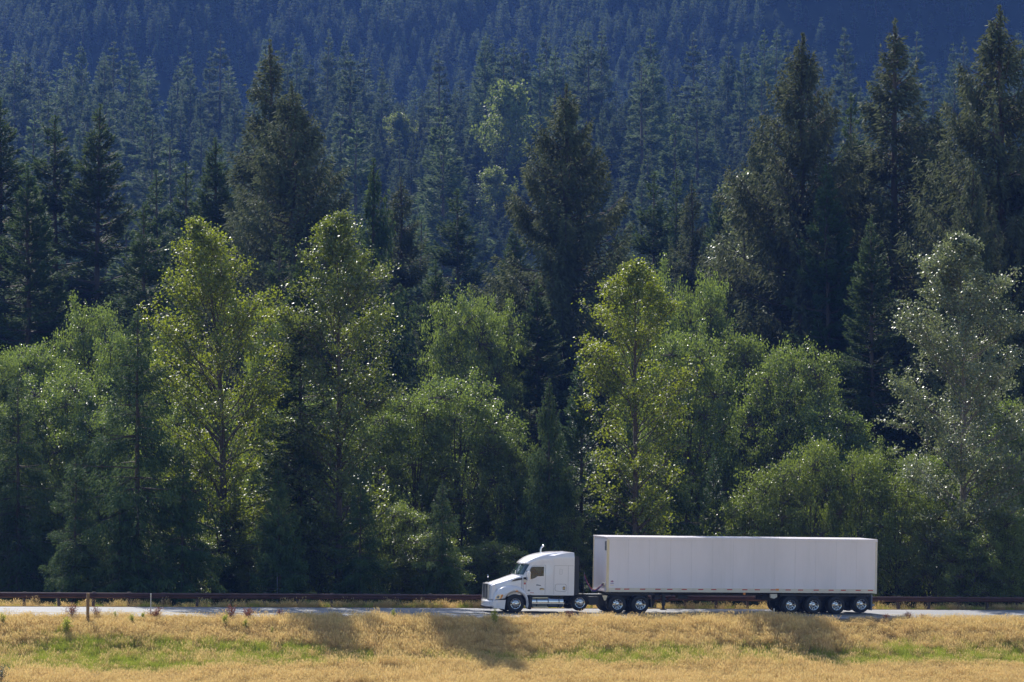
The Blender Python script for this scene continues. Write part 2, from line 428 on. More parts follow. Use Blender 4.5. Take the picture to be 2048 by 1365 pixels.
def build_tractor():
    t = empty('semi_tractor', (RX, RY, tz), TRUCK_ROT)
    tag(t, 'white sleeper cab semi truck tractor heading left on the road', 'truck')
    # ---- cab and sleeper shell, lofted upwards from plan sections
    xr = -1.86
    def front_x(z):
        return float(np.interp(z, [.95, 1.7, 2.07, 2.40, 2.69, 2.74, 2.85, 3.0, 3.12, 3.22, 3.30, 3.345], [-5.02, -5.02, -5.0, -4.80, -4.62, -4.68, -4.55, -4.33, -4.08, -3.75, -3.35, -2.9]))
    def plan(z):
        xf = front_x(z)
        top = sm(2.95, 3.36, z)
        w1 = 1.07 - .05 * float(sm(2.0, 2.7, z)) - .16 * float(top); w2 = 1.21 - .10 * float(sm(3.05, 3.36, z))
        ra = .42 + .25 * float(top)
        x1 = max(-3.32, xf + ra + .05); x2 = max(-3.02, x1 + .25)
        pts = [(xr, w2), ((xr + x2) / 2, w2), (x2, w2), ((x1 + x2) / 2, (w1 + w2) / 2), (x1, w1), ((x1 + xf + ra) / 2, w1)]
        for k in range(9):
            a = math.pi / 2 * k / 8
            pts.append((xf + ra - ra * math.sin(a), w1 - (w1 * .62) * (1 - math.cos(a))))
        pts.append((xf - .035, w1 * .2)); pts.append((xf - .045, 0))
        full = pts + [(x, -y) for x, y in pts[::-1][1:]]
        return full
    zs = [.98, 1.3, 1.7, 2.0, 2.1, 2.25, 2.4, 2.55, 2.69, 2.74, 2.85, 2.93, 3.0, 3.06, 3.12, 3.17, 3.22, 3.26, 3.30, 3.325, 3.345]
    mb = MB(); rings = [[(x, y, z) for x, y in plan(z)] for z in zs]
    n = len(rings[0]); vs = [p for r in rings for p in r]; fs = []
    for i in range(len(zs) - 1):
        for k in range(n - 1): fs.append((i * n + k, (i + 1) * n + k, (i + 1) * n + k + 1, i * n + k + 1))
        fs.append((i * n + n - 1, (i + 1) * n + n - 1, (i + 1) * n, i * n))
    last = (len(zs) - 1) * n; c = len(vs); vs.append((-2.35, 0, 3.375))
    for k in range(n): fs.append((last + k, c, last + (k + 1) % n))
    fs.append(tuple(range(n)))
    mb.add(vs, fs)
    # rear upstand of the roof fairing
    mb.box(-2.22, -1.86, -1.15, 1.15, 3.05, 3.235, ch=.03)
    mb.build('cab', M['paint'], t, smooth=True, ang=40)
    # ---- windscreen, wrapped 6 mm in front of the shell
    g = MB(); vs = []; fs = []
    zz = np.linspace(2.10, 2.665, 8)
    idx = [k for k in range(n) if True]
    for z in zz:
        pl = plan(z); half = (len(pl) + 1) // 2
        sel = pl[8:len(pl) - 8]
        for (x, y) in sel: vs.append((x - .012, y * 1.006, z))
    m_ = len(sel)
    for i in range(len(zz) - 1):
        for k in range(m_ - 1): fs.append((i * m_ + k, i * m_ + k + 1, (i + 1) * m_ + k + 1, (i + 1) * m_ + k))
    g.add(vs, fs); g.build('windscreen', M['glass'], t, smooth=True)
    vz = MB(); pl = plan(2.70); sel = pl[8:len(pl) - 8]
    vz.tube([(x - .05, y * 1.01, 2.695) for x, y in sel], .02, 6); vz.build('visor', M['paint'], t, smooth=True)
    for sg in (-1, 1):                                     # wipers
        wp = MB(); wp.tube([(-5.06, sg * .5, 2.1), (-4.93, sg * .12, 2.3)], .012, 5); wp.build('wiper', M['black'], t)
    # ---- hood: loft along x
    hs = [(-6.52, .60, 1.00, 1.50), (-6.50, .72, .95, 1.555), (-6.40, .80, .9, 1.61), (-6.15, .86, .9, 1.70), (-5.8, .90, .9, 1.81), (-5.4, .96, .9, 1.95), (-5.1, 1.02, .95, 2.05), (-4.86, 1.04, 1.0, 2.10)]
    hm = MB(); vs = []; fs = []; nn = 0
    for x, hw, zb, zt in hs:
        ring = [(x, -hw, zb), (x, -hw, (zb + zt) / 2), (x, -hw * .995, zt - .22)]
        for k in range(1, 8):
            a = math.pi / 2 * k / 7; ring.append((x, -hw * .995 + .26 * (1 - math.cos(a)), zt - .22 + .16 * math.sin(a)))
        ring.append((x, -hw * .3, zt)); ring.append((x, 0, zt + .012))
        ring += [(a_, -b_, c_) for a_, b_, c_ in ring[::-1][1:]]
        nn = len(ring); vs += ring
    for i in range(len(hs) - 1):
        for k in range(nn - 1): fs.append((i * nn + k, i * nn + k + 1, (i + 1) * nn + k + 1, (i + 1) * nn + k))
    fs.append(tuple(range(nn))); fs.append(tuple((len(hs) - 1) * nn + k for k in range(nn)))
    hm.add(vs, fs); hm.build('hood', M['paint'], t, smooth=True, ang=50)
    # ---- fenders: bulging wings round the front wheels
    axf = -5.2
    arc = [(axf + .64 * math.cos(a), .52 + .64 * math.sin(a)) for a in [R(d) for d in range(200, -22, -9)]]
    top = S((545, 800), (556, 750), (548, 690), (525, 630), (480, 590), (430, 572), (370, 566), (300, 576), (250, 600), (215, 640), (200, 690), (200, 712))
    fpoly = [p for p in arc if p[1] > .2 and (p[0] > axf or p[1] > .70)] + top + []
    for sg in (-1, 1):
        f = MB()
        f.prism(fpoly, sg * 1.19, sg * .86, inset=.07, insetd=.09)
        f.build('fender', M['paint'], t, smooth=True, ang=60)
        # wheel well liner
        l = MB(); pts = [(axf + .63 * math.cos(R(d)), .52 + .63 * math.sin(R(d))) for d in range(-10, 191, 10)]
        vs = [(x, sg * 1.1, z) for x, z in pts] + [(x, sg * .5, z) for x, z in pts]; k_ = len(pts)
        l.add(vs, [(i, i + 1, k_ + i + 1, k_ + i) for i in range(k_ - 1)]); l.build('wheel_well', M['black'], t)
        h = MB(); h.prism(S((203, 698), (215, 672), (232, 655), (262, 648), (288, 652), (283, 672), (262, 700)), sg * 1.20, sg * 1.1, inset=.012, insetd=.012)
        ho = h.build('headlight', M['lamp'], t)
        h2 = MB(); h2.prism(S((272, 655), (290, 655), (284, 676), (266, 698), (258, 697)), sg * 1.206, sg * 1.15, inset=.005, insetd=.005); h2.build('turn_lens', M['amber'], ho)
        h3 = MB(); h3.prism(S((222, 678), (240, 664), (252, 664), (250, 692), (224, 694)), sg * 1.205, sg * 1.15); h3.build('bezel', M['steelgrey'], ho)
        mk = MB(); mk.box(*[side(418, 0)[0], side(441, 0)[0]], *(sorted((sg * 1.2, sg * 1.1))), side(0, 625)[1], side(0, 612)[1], ch=.008); mk.build('side_marker_light', M['amber'], t)
    # ---- bumper: curved in plan
    bp = MB(); ys = np.linspace(-1.2, 1.2, 25); vs = []; prof = [(.06, .30), (.0, .34), (-.03, .42), (-.03, .60), (.02, .66), (.08, .70), (.22, .71), (.22, .30)]
    for y in ys:
        q = abs(y) / 1.2; xf = -6.72 + .30 * q ** 2.2 + .42 * max(0, q - .93) / .07 * .35
        for dx, z in prof: vs.append((xf + dx, y, z))
    p_ = len(prof); fs = []
    for i in range(len(ys) - 1):
        for k in range(p_): fs.append((i * p_ + k, i * p_ + (k + 1) % p_, (i + 1) * p_ + (k + 1) % p_, (i + 1) * p_ + k))
    fs.append(tuple(range(p_))); fs.append(tuple((len(ys) - 1) * p_ + k for k in range(p_)))
    bp.add(vs, fs)
    for sg in (-1, 1):
        bp.prism(S((190, 712), (318, 708), (308, 804), (200, 790), (184, 755)), sg * 1.195, sg * .9, inset=.02, insetd=.02)
    bo = bp.build('bumper', M['paint'], t, smooth=True, ang=35)
    for sg in (-1, 1):
        fl = MB(); fl.lathe([(.06, -.01), (.055, .03), (.001, .03)], (-6.60, sg * .82, .50), axis='x', n=14); fl.build('fog_light', M['black'], t)
    ch = MB(); ch.box(-6.6, -6.1, -1.0, 1.0, .22, .31, ch=.02); ch.build('air_dam', M['black'], t)
    # ---- grille
    gr = MB(); gr.box(-6.60, -6.5, -.52, .52, .74, 1.52, ch=.03)
    go = gr.build('grille', M['black'], t)
    fr = MB()
    for y in (-.54, 0, .54): fr.box(-6.635, -6.56, y - .022, y + .022, .72, 1.55, ch=.008)
    fr.box(-6.635, -6.56, -.52, .52, 1.50, 1.56, ch=.008); fr.box(-6.635, -6.56, -.52, .52, .70, .745, ch=.008)
    fr.build('grille_frame', M['brushed'], go)
    bars = MB()
    for k in range(13):
        for y0, y1 in ((-.51, -.03), (.03, .51)): bars.box(-6.618, -6.59, y0, y1, .765 + k * .057, .785 + k * .057)
    bars.build('grille_bars', M['steelgrey'], go)
    for sg in (-1, 1):                                     # white cheek between grille and headlamp
        ck = MB(); ck.prism([(-6.56, .72), (-6.54, 1.5), (-6.3, 1.6), (-6.2, .72)], sg * .95, sg * .56, inset=.05, insetd=.06); ck.build('grille_surround', M['paint'], t, smooth=True, ang=50)
    # ---- side details
    w1 = 1.07
    for sg in (-1, 1):
        wn = MB(); wn.prism(S((567, 497), (566, 400), (576, 378), (600, 371), (704, 371), (704, 465), (640, 468), (612, 487), (590, 496)), sg * (w1 + .012), sg * (w1 - .12), inset=.004, insetd=.004)
        wo = wn.build('side_window', M['glass'], t)
        def line(nm, pts, th=.007, yy=w1 + .003, mat='seam', par=t):
            b = MB(); b.tube([(x, sg * yy, z) for x, z in S(*pts)], th, 4); return b.build(nm, M[mat], par)
        line('door_seam', [(722, 356), (720, 500), (718, 650)]); line('door_seam', [(527, 510), (524, 640), (560, 652)]); line('door_seam', [(562, 500), (562, 400), (575, 372), (600, 358), (722, 356)], .006)
        line('hood_seam', [(497, 480), (497, 560), (502, 610)], .006, 1.045)
        for X in (760, 945): line('sleeper_seam', [(X + (40 if X == 760 else 0), 356), (X + (40 if X == 760 else 0), 650)], .005, 1.213)
        line('sleeper_seam', [(805, 356), (1000, 358)], .005, 1.213)
        lp = S((815, 558), (822, 548), (834, 545), (912, 545), (922, 550), (927, 560), (927, 608), (920, 617), (910, 620), (828, 616), (818, 610), (813, 600), (815, 558))
        b = MB(); b.tube([(x, sg * 1.213, z) for x, z in lp], .009, 4); b.build('luggage_door_seal', M['seam'], t)
        b = MB(); b.prism(S((892, 570), (914, 570), (914, 603), (892, 603)), sg * 1.222, sg * 1.2); la = b.build('luggage_latch', M['black'], t)
        b = MB(); b.prism(S((898, 577), (908, 577), (908, 596), (898, 596)), sg * 1.228, sg * 1.2); b.build('latch_handle', M['chrome'], la)
        for (X0, Y0, X1, Y1) in ((825, 288, 845, 330), (858, 392, 882, 445)):
            b = MB(); b.tube([(x, sg * 1.19 if Y0 < 300 else sg * 1.213, z) for x, z in S((X0, Y1), (X0 + 2, Y0), (X1, Y0 + 3), (X1, Y1), (X0, Y1))], .006, 4); b.build('sleeper_vent_outline', M['seam'], t)
        b = MB(); b.prism(S((660, 597), (672, 588), (702, 588), (712, 597), (704, 606), (672, 607)), sg * (w1 + .012), sg * 1.0); hh = b.build('door_handle', M['black'], t)
        b = MB(); b.prism(S((668, 596), (706, 594), (706, 602), (670, 603)), sg * (w1 + .022), sg * 1.0); b.build('grab_bar', M['chrome'], hh)
        b = MB(); b.prism(S((540, 612), (546, 605), (560, 604), (570, 610), (562, 620), (546, 621)), sg * (w1 + .006), sg * 1.0); b.build('door_badge', M['steelgrey'], t)
        b = MB(); b.prism(S((568, 632), (608, 634), (606, 639), (568, 637)), sg * (w1 + .006), sg * 1.0); b.build('side_badge', M['red'], t)
        b = MB(); b.prism(S((626, 552), (650, 550), (650, 553), (676, 557), (676, 566), (628, 562)), sg * (w1 + .004), sg * 1.0); b.build('door_lettering', M['seam'], t)
        # hood side vent
        b = MB(); b.prism(S((380, 522), (398, 504), (430, 492), (484, 486), (486, 503), (440, 512)), sg * 1.045, sg * .85); b.build('hood_vent', M['black'], t)
        b = MB(); b.prism(S((500, 480), (528, 478), (528, 503), (502, 500)), sg * 1.075, sg * .95); b.build('cowl_opening', M['black'], t)
        b = MB(); b.prism(S((506, 513), (520, 513), (520, 528), (506, 528)), sg * 1.075, sg * .95); b.build('cowl_badge', M['tan'], t)
        b = MB(); b.prism(S((506, 533), (521, 533), (521, 551), (506, 551)), sg * 1.075, sg * .95); b.build('cowl_marker_light', M['red'], t)
        # mirrors
        b = MB(); b.box(-4.62, -4.46, *sorted((sg * 1.28, sg * 1.50)), side(0, 512)[1], side(0, 416)[1], ch=.05); mo = b.build('mirror', M['paint'], t, smooth=True, ang=30)
        b = MB(); b.box(-4.465, -4.45, *sorted((sg * 1.30, sg * 1.48)), side(0, 503)[1], side(0, 424)[1]); b.build('mirror_glass', M['chrome'], mo)
        for za, zb in ((2.30, 2.24), (1.85, 1.83)):
            b = MB(); b.tube([(-4.55, sg * 1.06, za), (-4.55, sg * 1.35, zb)], .03, 6); b.build('mirror_arm', M['black'], mo)
        # hood mirror
        b = MB(); b.tube([(-6.15, sg * .82, 1.60), (-6.22, sg * .95, 1.82), (-6.22, sg * .95, 1.93)], .013, 6); hmr = b.build('hood_mirror', M['black'], t)
        if sg == -1: bpy.data.objects.remove(hmr)
        else:
            b = MB(); b.lathe([(.001, .06), (.08, .04), (.1, -.03), (.001, -.05)], (-6.24, sg * .95, 1.92), axis='x', n=16); b.build('mirror_glass', M['chrome'], hmr)
        # antennas
        b = MB(); b.tube([(-4.6, sg * 1.1, 2.3), (-4.68, sg * 1.15, 3.15 if sg > 0 else 3.05)], .006, 4); b.build('antenna', M['black'], t)
        # fuel tank with steps
        tk = MB(); tk.lathe([(.001, 0), (.26, .0), (.30, .03), (.30, 1.84), (.26, 1.87), (.001, 1.87)], (-4.28, sg * .86, .60), axis='x', n=32); to = tk.build('fuel_tank', M['chrome'], t, smooth=True)
        for X in (-4.0, -3.35, -2.72):
            st = MB(); st.lathe([(.302, 0), (.31, .005), (.31, .045), (.302, .05)], (X, sg * .86, .60), axis='x', n=32); st.build('tank_strap', M['black'], to, smooth=True)
        for (Xa, Xb, Ya, Yb) in ((590, 745, 681, 691), (583, 911, 735, 746), (596, 747, 775, 786)):
            b = MB(); x0, z1_ = side(Xa, Ya); x1, z0_ = side(Xb, Yb); b.box(x0, x1, *sorted((sg * 1.19, sg * .95)), z0_, z1_, ch=.006); b.build('step', M['tan' if Ya != 735 else 'brushed'], t)
        b = MB(); b.box(-4.35, -2.4, *sorted((sg * .62, sg * .95)), .88, .99); b.box(-4.40, -4.30, *sorted((sg * .7, sg * 1.17)), .2, 1.0); b.build('side_skirt', M['black'], t)
        # rear cab fairing
        b = MB(); b.prism([(-1.855, 1.0), (-1.855, 3.17), (-1.58, 3.13), (-1.58, 1.0)], sg * 1.20, sg * 1.12); b.build('cab_extender', M['rubber'], t)
    # exhaust stack
    b = MB(); b.tube([(-3.25, .75, 3.2), (-3.25, .75, 3.42), (-3.22, .75, 3.53), (-3.13, .75, 3.62), (-3.07, .75, 3.65)], .052, 14, cap=False); b.build('exhaust_stack', M['chrome'], t, smooth=True)
    # interior hint: steering wheel and seat
    # ---- chassis
    ch = MB()
    for sg in (-1, 1): ch.box(-6.2, 2.7, sg * .43 - .045, sg * .43 + .045, .72, .99)
    for x in (-6.1, -4.4, -3, -1.0, -.4, 1.35, 2.6): ch.box(x - .06, x + .06, -.4, .4, .74, .97)
    ch.box(-1.8, -.9, -.45, .45, .99, 1.02); ch.box(-5.9, -4.6, -.38, .38, .45, .72)
    for x in (-5.2, -1.5, .67, 2.02): ch.tube([(x, -.95, .5), (x, .95, .5)], .09, 10)
    for x in (.67, 2.02): ch.lathe([(.001, -.3), (.22, -.15), (.22, .15), (.001, .3)], (x, 0, .5), axis='x', n=14)
    ch.box(-.25, 1.0, -.6, -.5, .40, .72); ch.box(-.9, -.35, -.95, -.5, .45, .9)
    for x in (.25, 1.1, 1.6, 2.45):
        for sg in (-1, 1): ch.tube([(x, sg * .62, .35), (x, sg * .62, .75)], .12, 12)
    ch.build('chassis', M['black'], t)
    fw = MB(); fw.lathe([(.001, 0), (.5, 0), (.5, .05), (.001, .05)], (1.3, 0, 1.04), axis='z', n=28); fw.box(1.0, 2.2, -.4, .4, 1.0, 1.06); fw.build('fifth_wheel', M['black'], t)
    dk = MB(); dk.box(-.95, .35, -.46, -.02, 1.0, 1.03, ch=.01); dk.build('deck_plate', M['brushed'], t)
    b = MB(); b.prism([(-.18, .98), (.12, .98), (.03, .72), (-.06, .70)], -1.12, -1.07); b.build('hanger_bracket', M['tan'], t)
    for x, wd in ((-1.5, .56),):
        for sg in (-1, 1):
            b = MB(); pts = [(x + wd * math.cos(R(d)), .55 + wd * math.sin(R(d))) for d in range(20, 161, 10)]
            vs = [(px, sg * 1.2, pz) for px, pz in pts] + [(px, sg * .9, pz) for px, pz in pts]; k_ = len(pts)
            b.add(vs, [(i, i + 1, k_ + i + 1, k_ + i) for i in range(k_ - 1)])
            b.add([(a, c, d - .02) for a, c, d in vs], [(i, i + 1, k_ + i + 1, k_ + i) for i in range(k_ - 1)])
            b.build('mudguard', M['rubber'], t)
    for sg in (-1, 1):
        b = MB(); pts = [(.67 - .6, .55), (.67 - .58, .85), (.67 - .3, 1.02), (2.02 + .3, 1.02), (2.02 + .62, .8), (2.02 + .64, .35)]
        b.prism(pts + [(x * .99 + .01, z - .03) for x, z in pts[::-1]], sg * 1.2, sg * .62); b.build('mudguard', M['rubber'], t)
    for near in (True, False):
        sg = -1 if near else 1
        wheel(t, 'steer', -5.2, sg * 1.16, .51, near)
        wheel(t, 'lift', -1.5, sg * 1.16, .455 + .13, near)
        for x in (.67, 2.02): wheel(t, 'dual', x, sg * 1.235, .505, near)
    # pogo stick for the air lines
    b = MB(); b.tube([(-.97, -.2, 1.02), (-.97, -.2, 2.1), (-.95, -.2, 2.22)], .014, 6); b.build('hose_post', M['steelgrey'], t)
    return t
tractor = build_tractor()

def build_trailer():
    t = empty('semi_trailer', (RX, RY, tz), TRUCK_ROT)
    tag(t, 'long white dry box semi trailer with a row of red reflectors', 'trailer')
    seamm = simple('seam_strip_grey', (.68, .64, .67), .4, var=.05)
    L = 16.15; z0, z1 = 1.42, 4.17
    b = MB(); b.box(.05, L - .05, -1.285, 1.285, 1.26, z1); b.build('box_body', M['trailer'], t)
    for sg in (-1, 1):
        for k in range(1, 13): b = MB(); b.box(k * 1.24 - .014, k * 1.24 + .014, *sorted((sg * 1.2895, sg * 1.28)), z0, z1 - .02); b.build('panel_seam', seamm, t)
    b = MB(); b.box(-.01, L, -1.30, 1.30, 4.18, 4.25, ch=.015)
    for sg in (-1, 1): b.box(.02, L, *sorted((sg * 1.30, sg * 1.24)), 4.10, 4.19)
    b.build('roof_rail', M['trailer'], t)
    for sg in (-1, 1):
        b = MB(); b.box(.13, L - .12, *sorted((sg * 1.298, sg * 1.2)), 1.19, 1.42, ch=.006); b.build('bottom_rail', M['cream'], t)
        b = MB(); b.box(.0, .13, *sorted((sg * 1.30, sg * 1.17)), 1.19, 4.10, ch=.03); b.build('corner_post', M['tan'] , t)
        b = MB(); b.box(L - .12, L, *sorted((sg * 1.302, sg * 1.17)), 1.16, 4.10, ch=.02); b.build('rear_post', M['grey'] if sg > 0 else M['cream'], t)
    # front wall, ribbed
    b = MB(); ys = np.linspace(-1.17, 1.17, 40); vs = []
    for i, y in enumerate(ys): 
        x = .02 + (.022 if i % 4 in (0, 1) else 0)
        vs += [(x, y, 1.28), (x, y, 4.10)]
    b.add(vs, [(2 * i, 2 * i + 1, 2 * i + 3, 2 * i + 2) for i in range(len(ys) - 1)])
    b.prism([(0.0, 1.19), (0.0, 1.30), (.05, 1.30), (.05, 1.19)], -1.17, 1.17)
    fw = b.build('front_wall', M['trailer'], t)
    b = MB(); b.box(-.012, .03, -1.08, -.88, 3.48, 4.01, ch=.01); vt = b.build('front_vent', M['grey'], t)
    b = MB()
    for k in range(6): b.box(-.018, .02, -1.06, -.90, 3.54 + k * .075, 3.57 + k * .075)
    b.build('louvre', M['black'], vt)
    b = MB(); b.box(-.05, .03, -.95, -.60, 1.50, 1.68, ch=.01); b.build('glad_hand_box', M['brushed'], t)
    # reflective tape
    xs = [.62, 1.25, 2.2, 3.2, 3.95, 4.75, 5.75, 6.6, 7.6, 8.55, 9.3, 10.2, 11.0, 11.95, 12.8, 13.8, 14.65, 15.6]
    xs = [.5, 1.02, 1.95, 2.85, 3.55, 4.4, 5.38, 6.15, 7.1, 8.0, 8.75, 9.7, 10.6, 11.35, 12.3, 13.2, 13.95, 14.85, 15.6]
    for sg in (-1, 1):
        for x in xs:
            b = MB(); b.box(x, x + .31, *sorted((sg * 1.302, sg * 1.29)), 1.325, 1.378); b.build('reflector', M['red'], t)
    b = MB(); b.box(10.02, 10.20, -1.303, -1.29, 1.31, 1.42); b.build('orange_placard', M['amber'], t)
    b = MB(); b.lathe([(.04, 0), (.035, -.03), (.001, -.035)], (8.15, -1.27, 1.09), n=12); b.box(8.09, 8.21, -1.27, -1.2, 1.07, 1.19); b.build('marker_lamp', M['amber'], t)
    b = MB(); b.prism([(.32, 1.83), (.43, 1.78), (.32, 1.73), (.21, 1.78)], -1.293, -1.28); b.build('maker_emblem', simple('dull_red_purple_print', (.30, .10, .20), .5), t)
    b = MB(); b.box(.22, .42, -1.293, -1.28, 1.655, 1.69); b.build('emblem_lettering', simple('purple_print', (.18, .13, .32), .5), t)
    b = MB(); b.box(.22, .42, -1.293, -1.28, 1.55, 1.59); b.build('sticker', M['tan'], t)
    # floor beams and slider
    b = MB(); b.box(.3, L - .1, -.5, -.38, .98, 1.26); b.box(.3, L - .1, .38, .5, .98, 1.26)
    for k in range(44): b.box(.4 + k * .36, .46 + k * .36, -1.22, 1.22, 1.12, 1.25)
    b.box(.2, 2.9, -1.1, 1.1, 1.02, 1.19); b.build('floor_frame', M['black'], t)
    b = MB(); b.box(9.5, 16.0, -.56, -.46, .72, 1.08); b.box(9.5, 16.0, .46, .56, .72, 1.08)
    axx = [10.95, 12.34, 13.73, 15.24]
    for x in axx:
        b.tube([(x, -.95, .5), (x, .95, .5)], .07, 10)
        for sg in (-1, 1): b.box(x - .62, x - .1, sg * .5 - .06, sg * .5 + .06, .45, .62); b.tube([(x + .2, sg * .52, .5), (x + .2, sg * .52, .8)], .13, 12)
    for x in (9.6, 10.2, 11.6, 13.0, 14.5, 15.9): b.box(x - .05, x + .05, -.55, .55, .75, 1.0)
    b.box(10.3, 15.75, -1.19, -.7, 1.0, 1.10); b.box(10.3, 15.75, .7, 1.19, 1.0, 1.10)
    b.build('axle_slider', M['black'], t)
    for sg in (-1, 1):
        b = MB(); b.prism([(9.72, 1.12), (10.12, 1.12), (10.12, .95), (9.95, .86), (9.75, .9)], sg * 1.25, sg * 1.1); b.build('slider_latch_box', M['cream'], t)
        b = MB(); x = 3.46; b.box(x - .09, x + .09, sg * .95 - .09, sg * .95 + .09, .42, 1.1); b.box(x - .06, x + .06, sg * .95 - .06, sg * .95 + .06, .22, .45); b.box(x - .15, x + .15, sg * .95 - .14, sg * .95 + .14, .19, .23)
        b.tube([(x + .05, sg * .95, .6), (x + .75, sg * .55, 1.05)], .025, 6); b.build('landing_gear', M['black'], t)
        b = MB(); b.box(15.85, 15.90, *sorted((sg * 1.25, sg * .65)), .22, 1.02); b.box(15.83, 15.92, *sorted((sg * 1.25, sg * .62)), 1.0, 1.08); b.build('mud_flap', M['grey'], t)
    b = MB(); b.box(15.95, 16.1, -1.1, 1.1, .45, .56); b.box(15.98, 16.08, -.8, -.7, .5, 1.1); b.box(15.98, 16.08, .7, .8, .5, 1.1); b.build('rear_guard', M['steelgrey'], t)
    b = MB(); b.box(2.95, 3.3, -.9, -.5, .75, 1.02, ch=.02); b.box(4.4, 5.0, -.7, -.2, .78, .98, ch=.02); b.build('equipment_box', M['black'], t)
    for near in (True, False):
        sg = -1 if near else 1
        for x in axx:
            wheel(t, 'dual' if x < 15 else 'dual_small', x, sg * 1.25, .505 if x < 15 else .56, near)
    # coiled air lines to the tractor
    for k, (mat, off) in enumerate(((M['red'], 0), (M['black'], .05), (simple('blue_hose', (.05, .08, .3), .4), -.05))):
        b = MB(); pts = []
        A = Vector((-.95, -.2 + off, 2.08 - k * .05)); Bp = Vector((-.05, -.75 + off, 1.60)); 
        for i in range(161):
            q = i / 160; p = A.lerp(Bp, q); p.z -= .72 * math.sin(math.pi * q) ** 1.0 * (1 - .35 * q)
            a = q * 2 * math.pi * 26; p += Vector((.5 * math.cos(a) * .06, .03 * math.cos(a), .05 * math.sin(a)))
            pts.append(p)
        b.tube(pts, .009, 4); b.build('air_hose', mat, t)
    return t
trailer = build_trailer()

# ------------------------------------------------------------------ guardrail
def build_guardrail():
    v = 4.35; ua, ub = -60.0, 62.0
    root = empty('guardrail', (*uv2xy(0, v), 0), (0, math.atan(-GRADE), ROAD_YAW))
    tag(root, 'rust brown steel guardrail running along the far side of the road', 'guardrail')
    prof = [(0, .42), (-.03, .44), (-.075, .475), (-.08, .505), (-.04, .54), (-.005, .565), (-.005, .585), (-.04, .61), (-.08, .645), (-.075, .675), (-.03, .71), (0, .73)]
    mb = MB(); us = np.arange(ua, ub, 3.81)
    vs = []; n = len(prof)
    for u in us:
        for y, z in prof: vs.append((u, y, z))
    fs = []
    for i in range(len(us) - 1):
        for k in range(n - 1): fs.append((i * n + k, i * n + k + 1, (i + 1) * n + k + 1, (i + 1) * n + k))
    mb.add(vs, fs)
    mb.add([(a, b + .006, c) for a, b, c in vs], fs)
    for i in range(len(us) - 1):          # lap joint plate, a little proud
        u = us[i]; vs2 = [(u + d, y - .006, z) for d in (-.16, .16) for y, z in prof]
        mb.add(vs2, [(k, k + 1, n + k + 1, n + k) for k in range(n - 1)])
    mb.build('beam', M['rail'], root, smooth=True, ang=50)
    p0 = None; rr = random.Random(5)
    for i in range(int((ub - ua) / 1.905)):
        u = ua + i * 1.905
        if p0 is None:
            b = MB(); b.box(-.07, .07, .10, .27, -.55, .74, ch=.006); b.box(-.09, .09, .012, .10, .40, .745, ch=.006)
            p0 = b.build('post', M['post'], root); o = p0
        else:
            o = p0.copy(); col.objects.link(o); o.parent = root
        o.location = (u + rr.uniform(-.03, .03), 0, rr.uniform(-.01, .02)); o.rotation_euler = (rr.uniform(-.02, .02), rr.uniform(-.02, .02), 0)
build_guardrail()

# ------------------------------------------------------------------ conifers
def kites(P, D, N, L, W):
    """leaf-shaped quads: root P, direction D (unit), plane normal N, length L, width W"""
    Sd = np.cross(D, N); Sd /= np.linalg.norm(Sd, axis=1, keepdims=True) + 1e-9
    L = L[:, None]; W = W[:, None]
    a = P; b = P + D * L * .45 + Sd * W * .5; c = P + D * L; d = P + D * L * .45 - Sd * W * .5
    V = np.stack([a, b, c, d], 1).reshape(-1, 3)
    return V
def tubes(paths, n=5):
    """paths: list of (pts (k,3), radii (k)) -> V, F"""
    VV = []; FF = []; b = 0
    for pts, rad in paths:
        pts = np.asarray(pts, float); k = len(pts)
        d = np.gradient(pts, axis=0); d /= np.linalg.norm(d, axis=1, keepdims=True) + 1e-9
        up = np.where(np.abs(d[:, 2:3]) > .9, np.array([[1., 0, 0]]), np.array([[0, 0, 1.]]))
        a = np.cross(d, up); a /= np.linalg.norm(a, axis=1, keepdims=True); c = np.cross(d, a)
        ang = np.arange(n) * 2 * np.pi / n
        ring = pts[:, None, :] + (a[:, None, :] * np.cos(ang)[None, :, None] + c[:, None, :] * np.sin(ang)[None, :, None]) * np.asarray(rad)[:, None, None]
        VV.append(ring.reshape(-1, 3))
        i = (np.arange(k - 1)[:, None] * n + np.arange(n)[None, :]); j = (np.arange(k - 1)[:, None] * n + (np.arange(n)[None, :] + 1) % n)
        FF.append(np.stack([i, j, j + n, i + n], -1).reshape(-1, 4) + b); b += k * n
    return np.concatenate(VV), np.concatenate(FF)

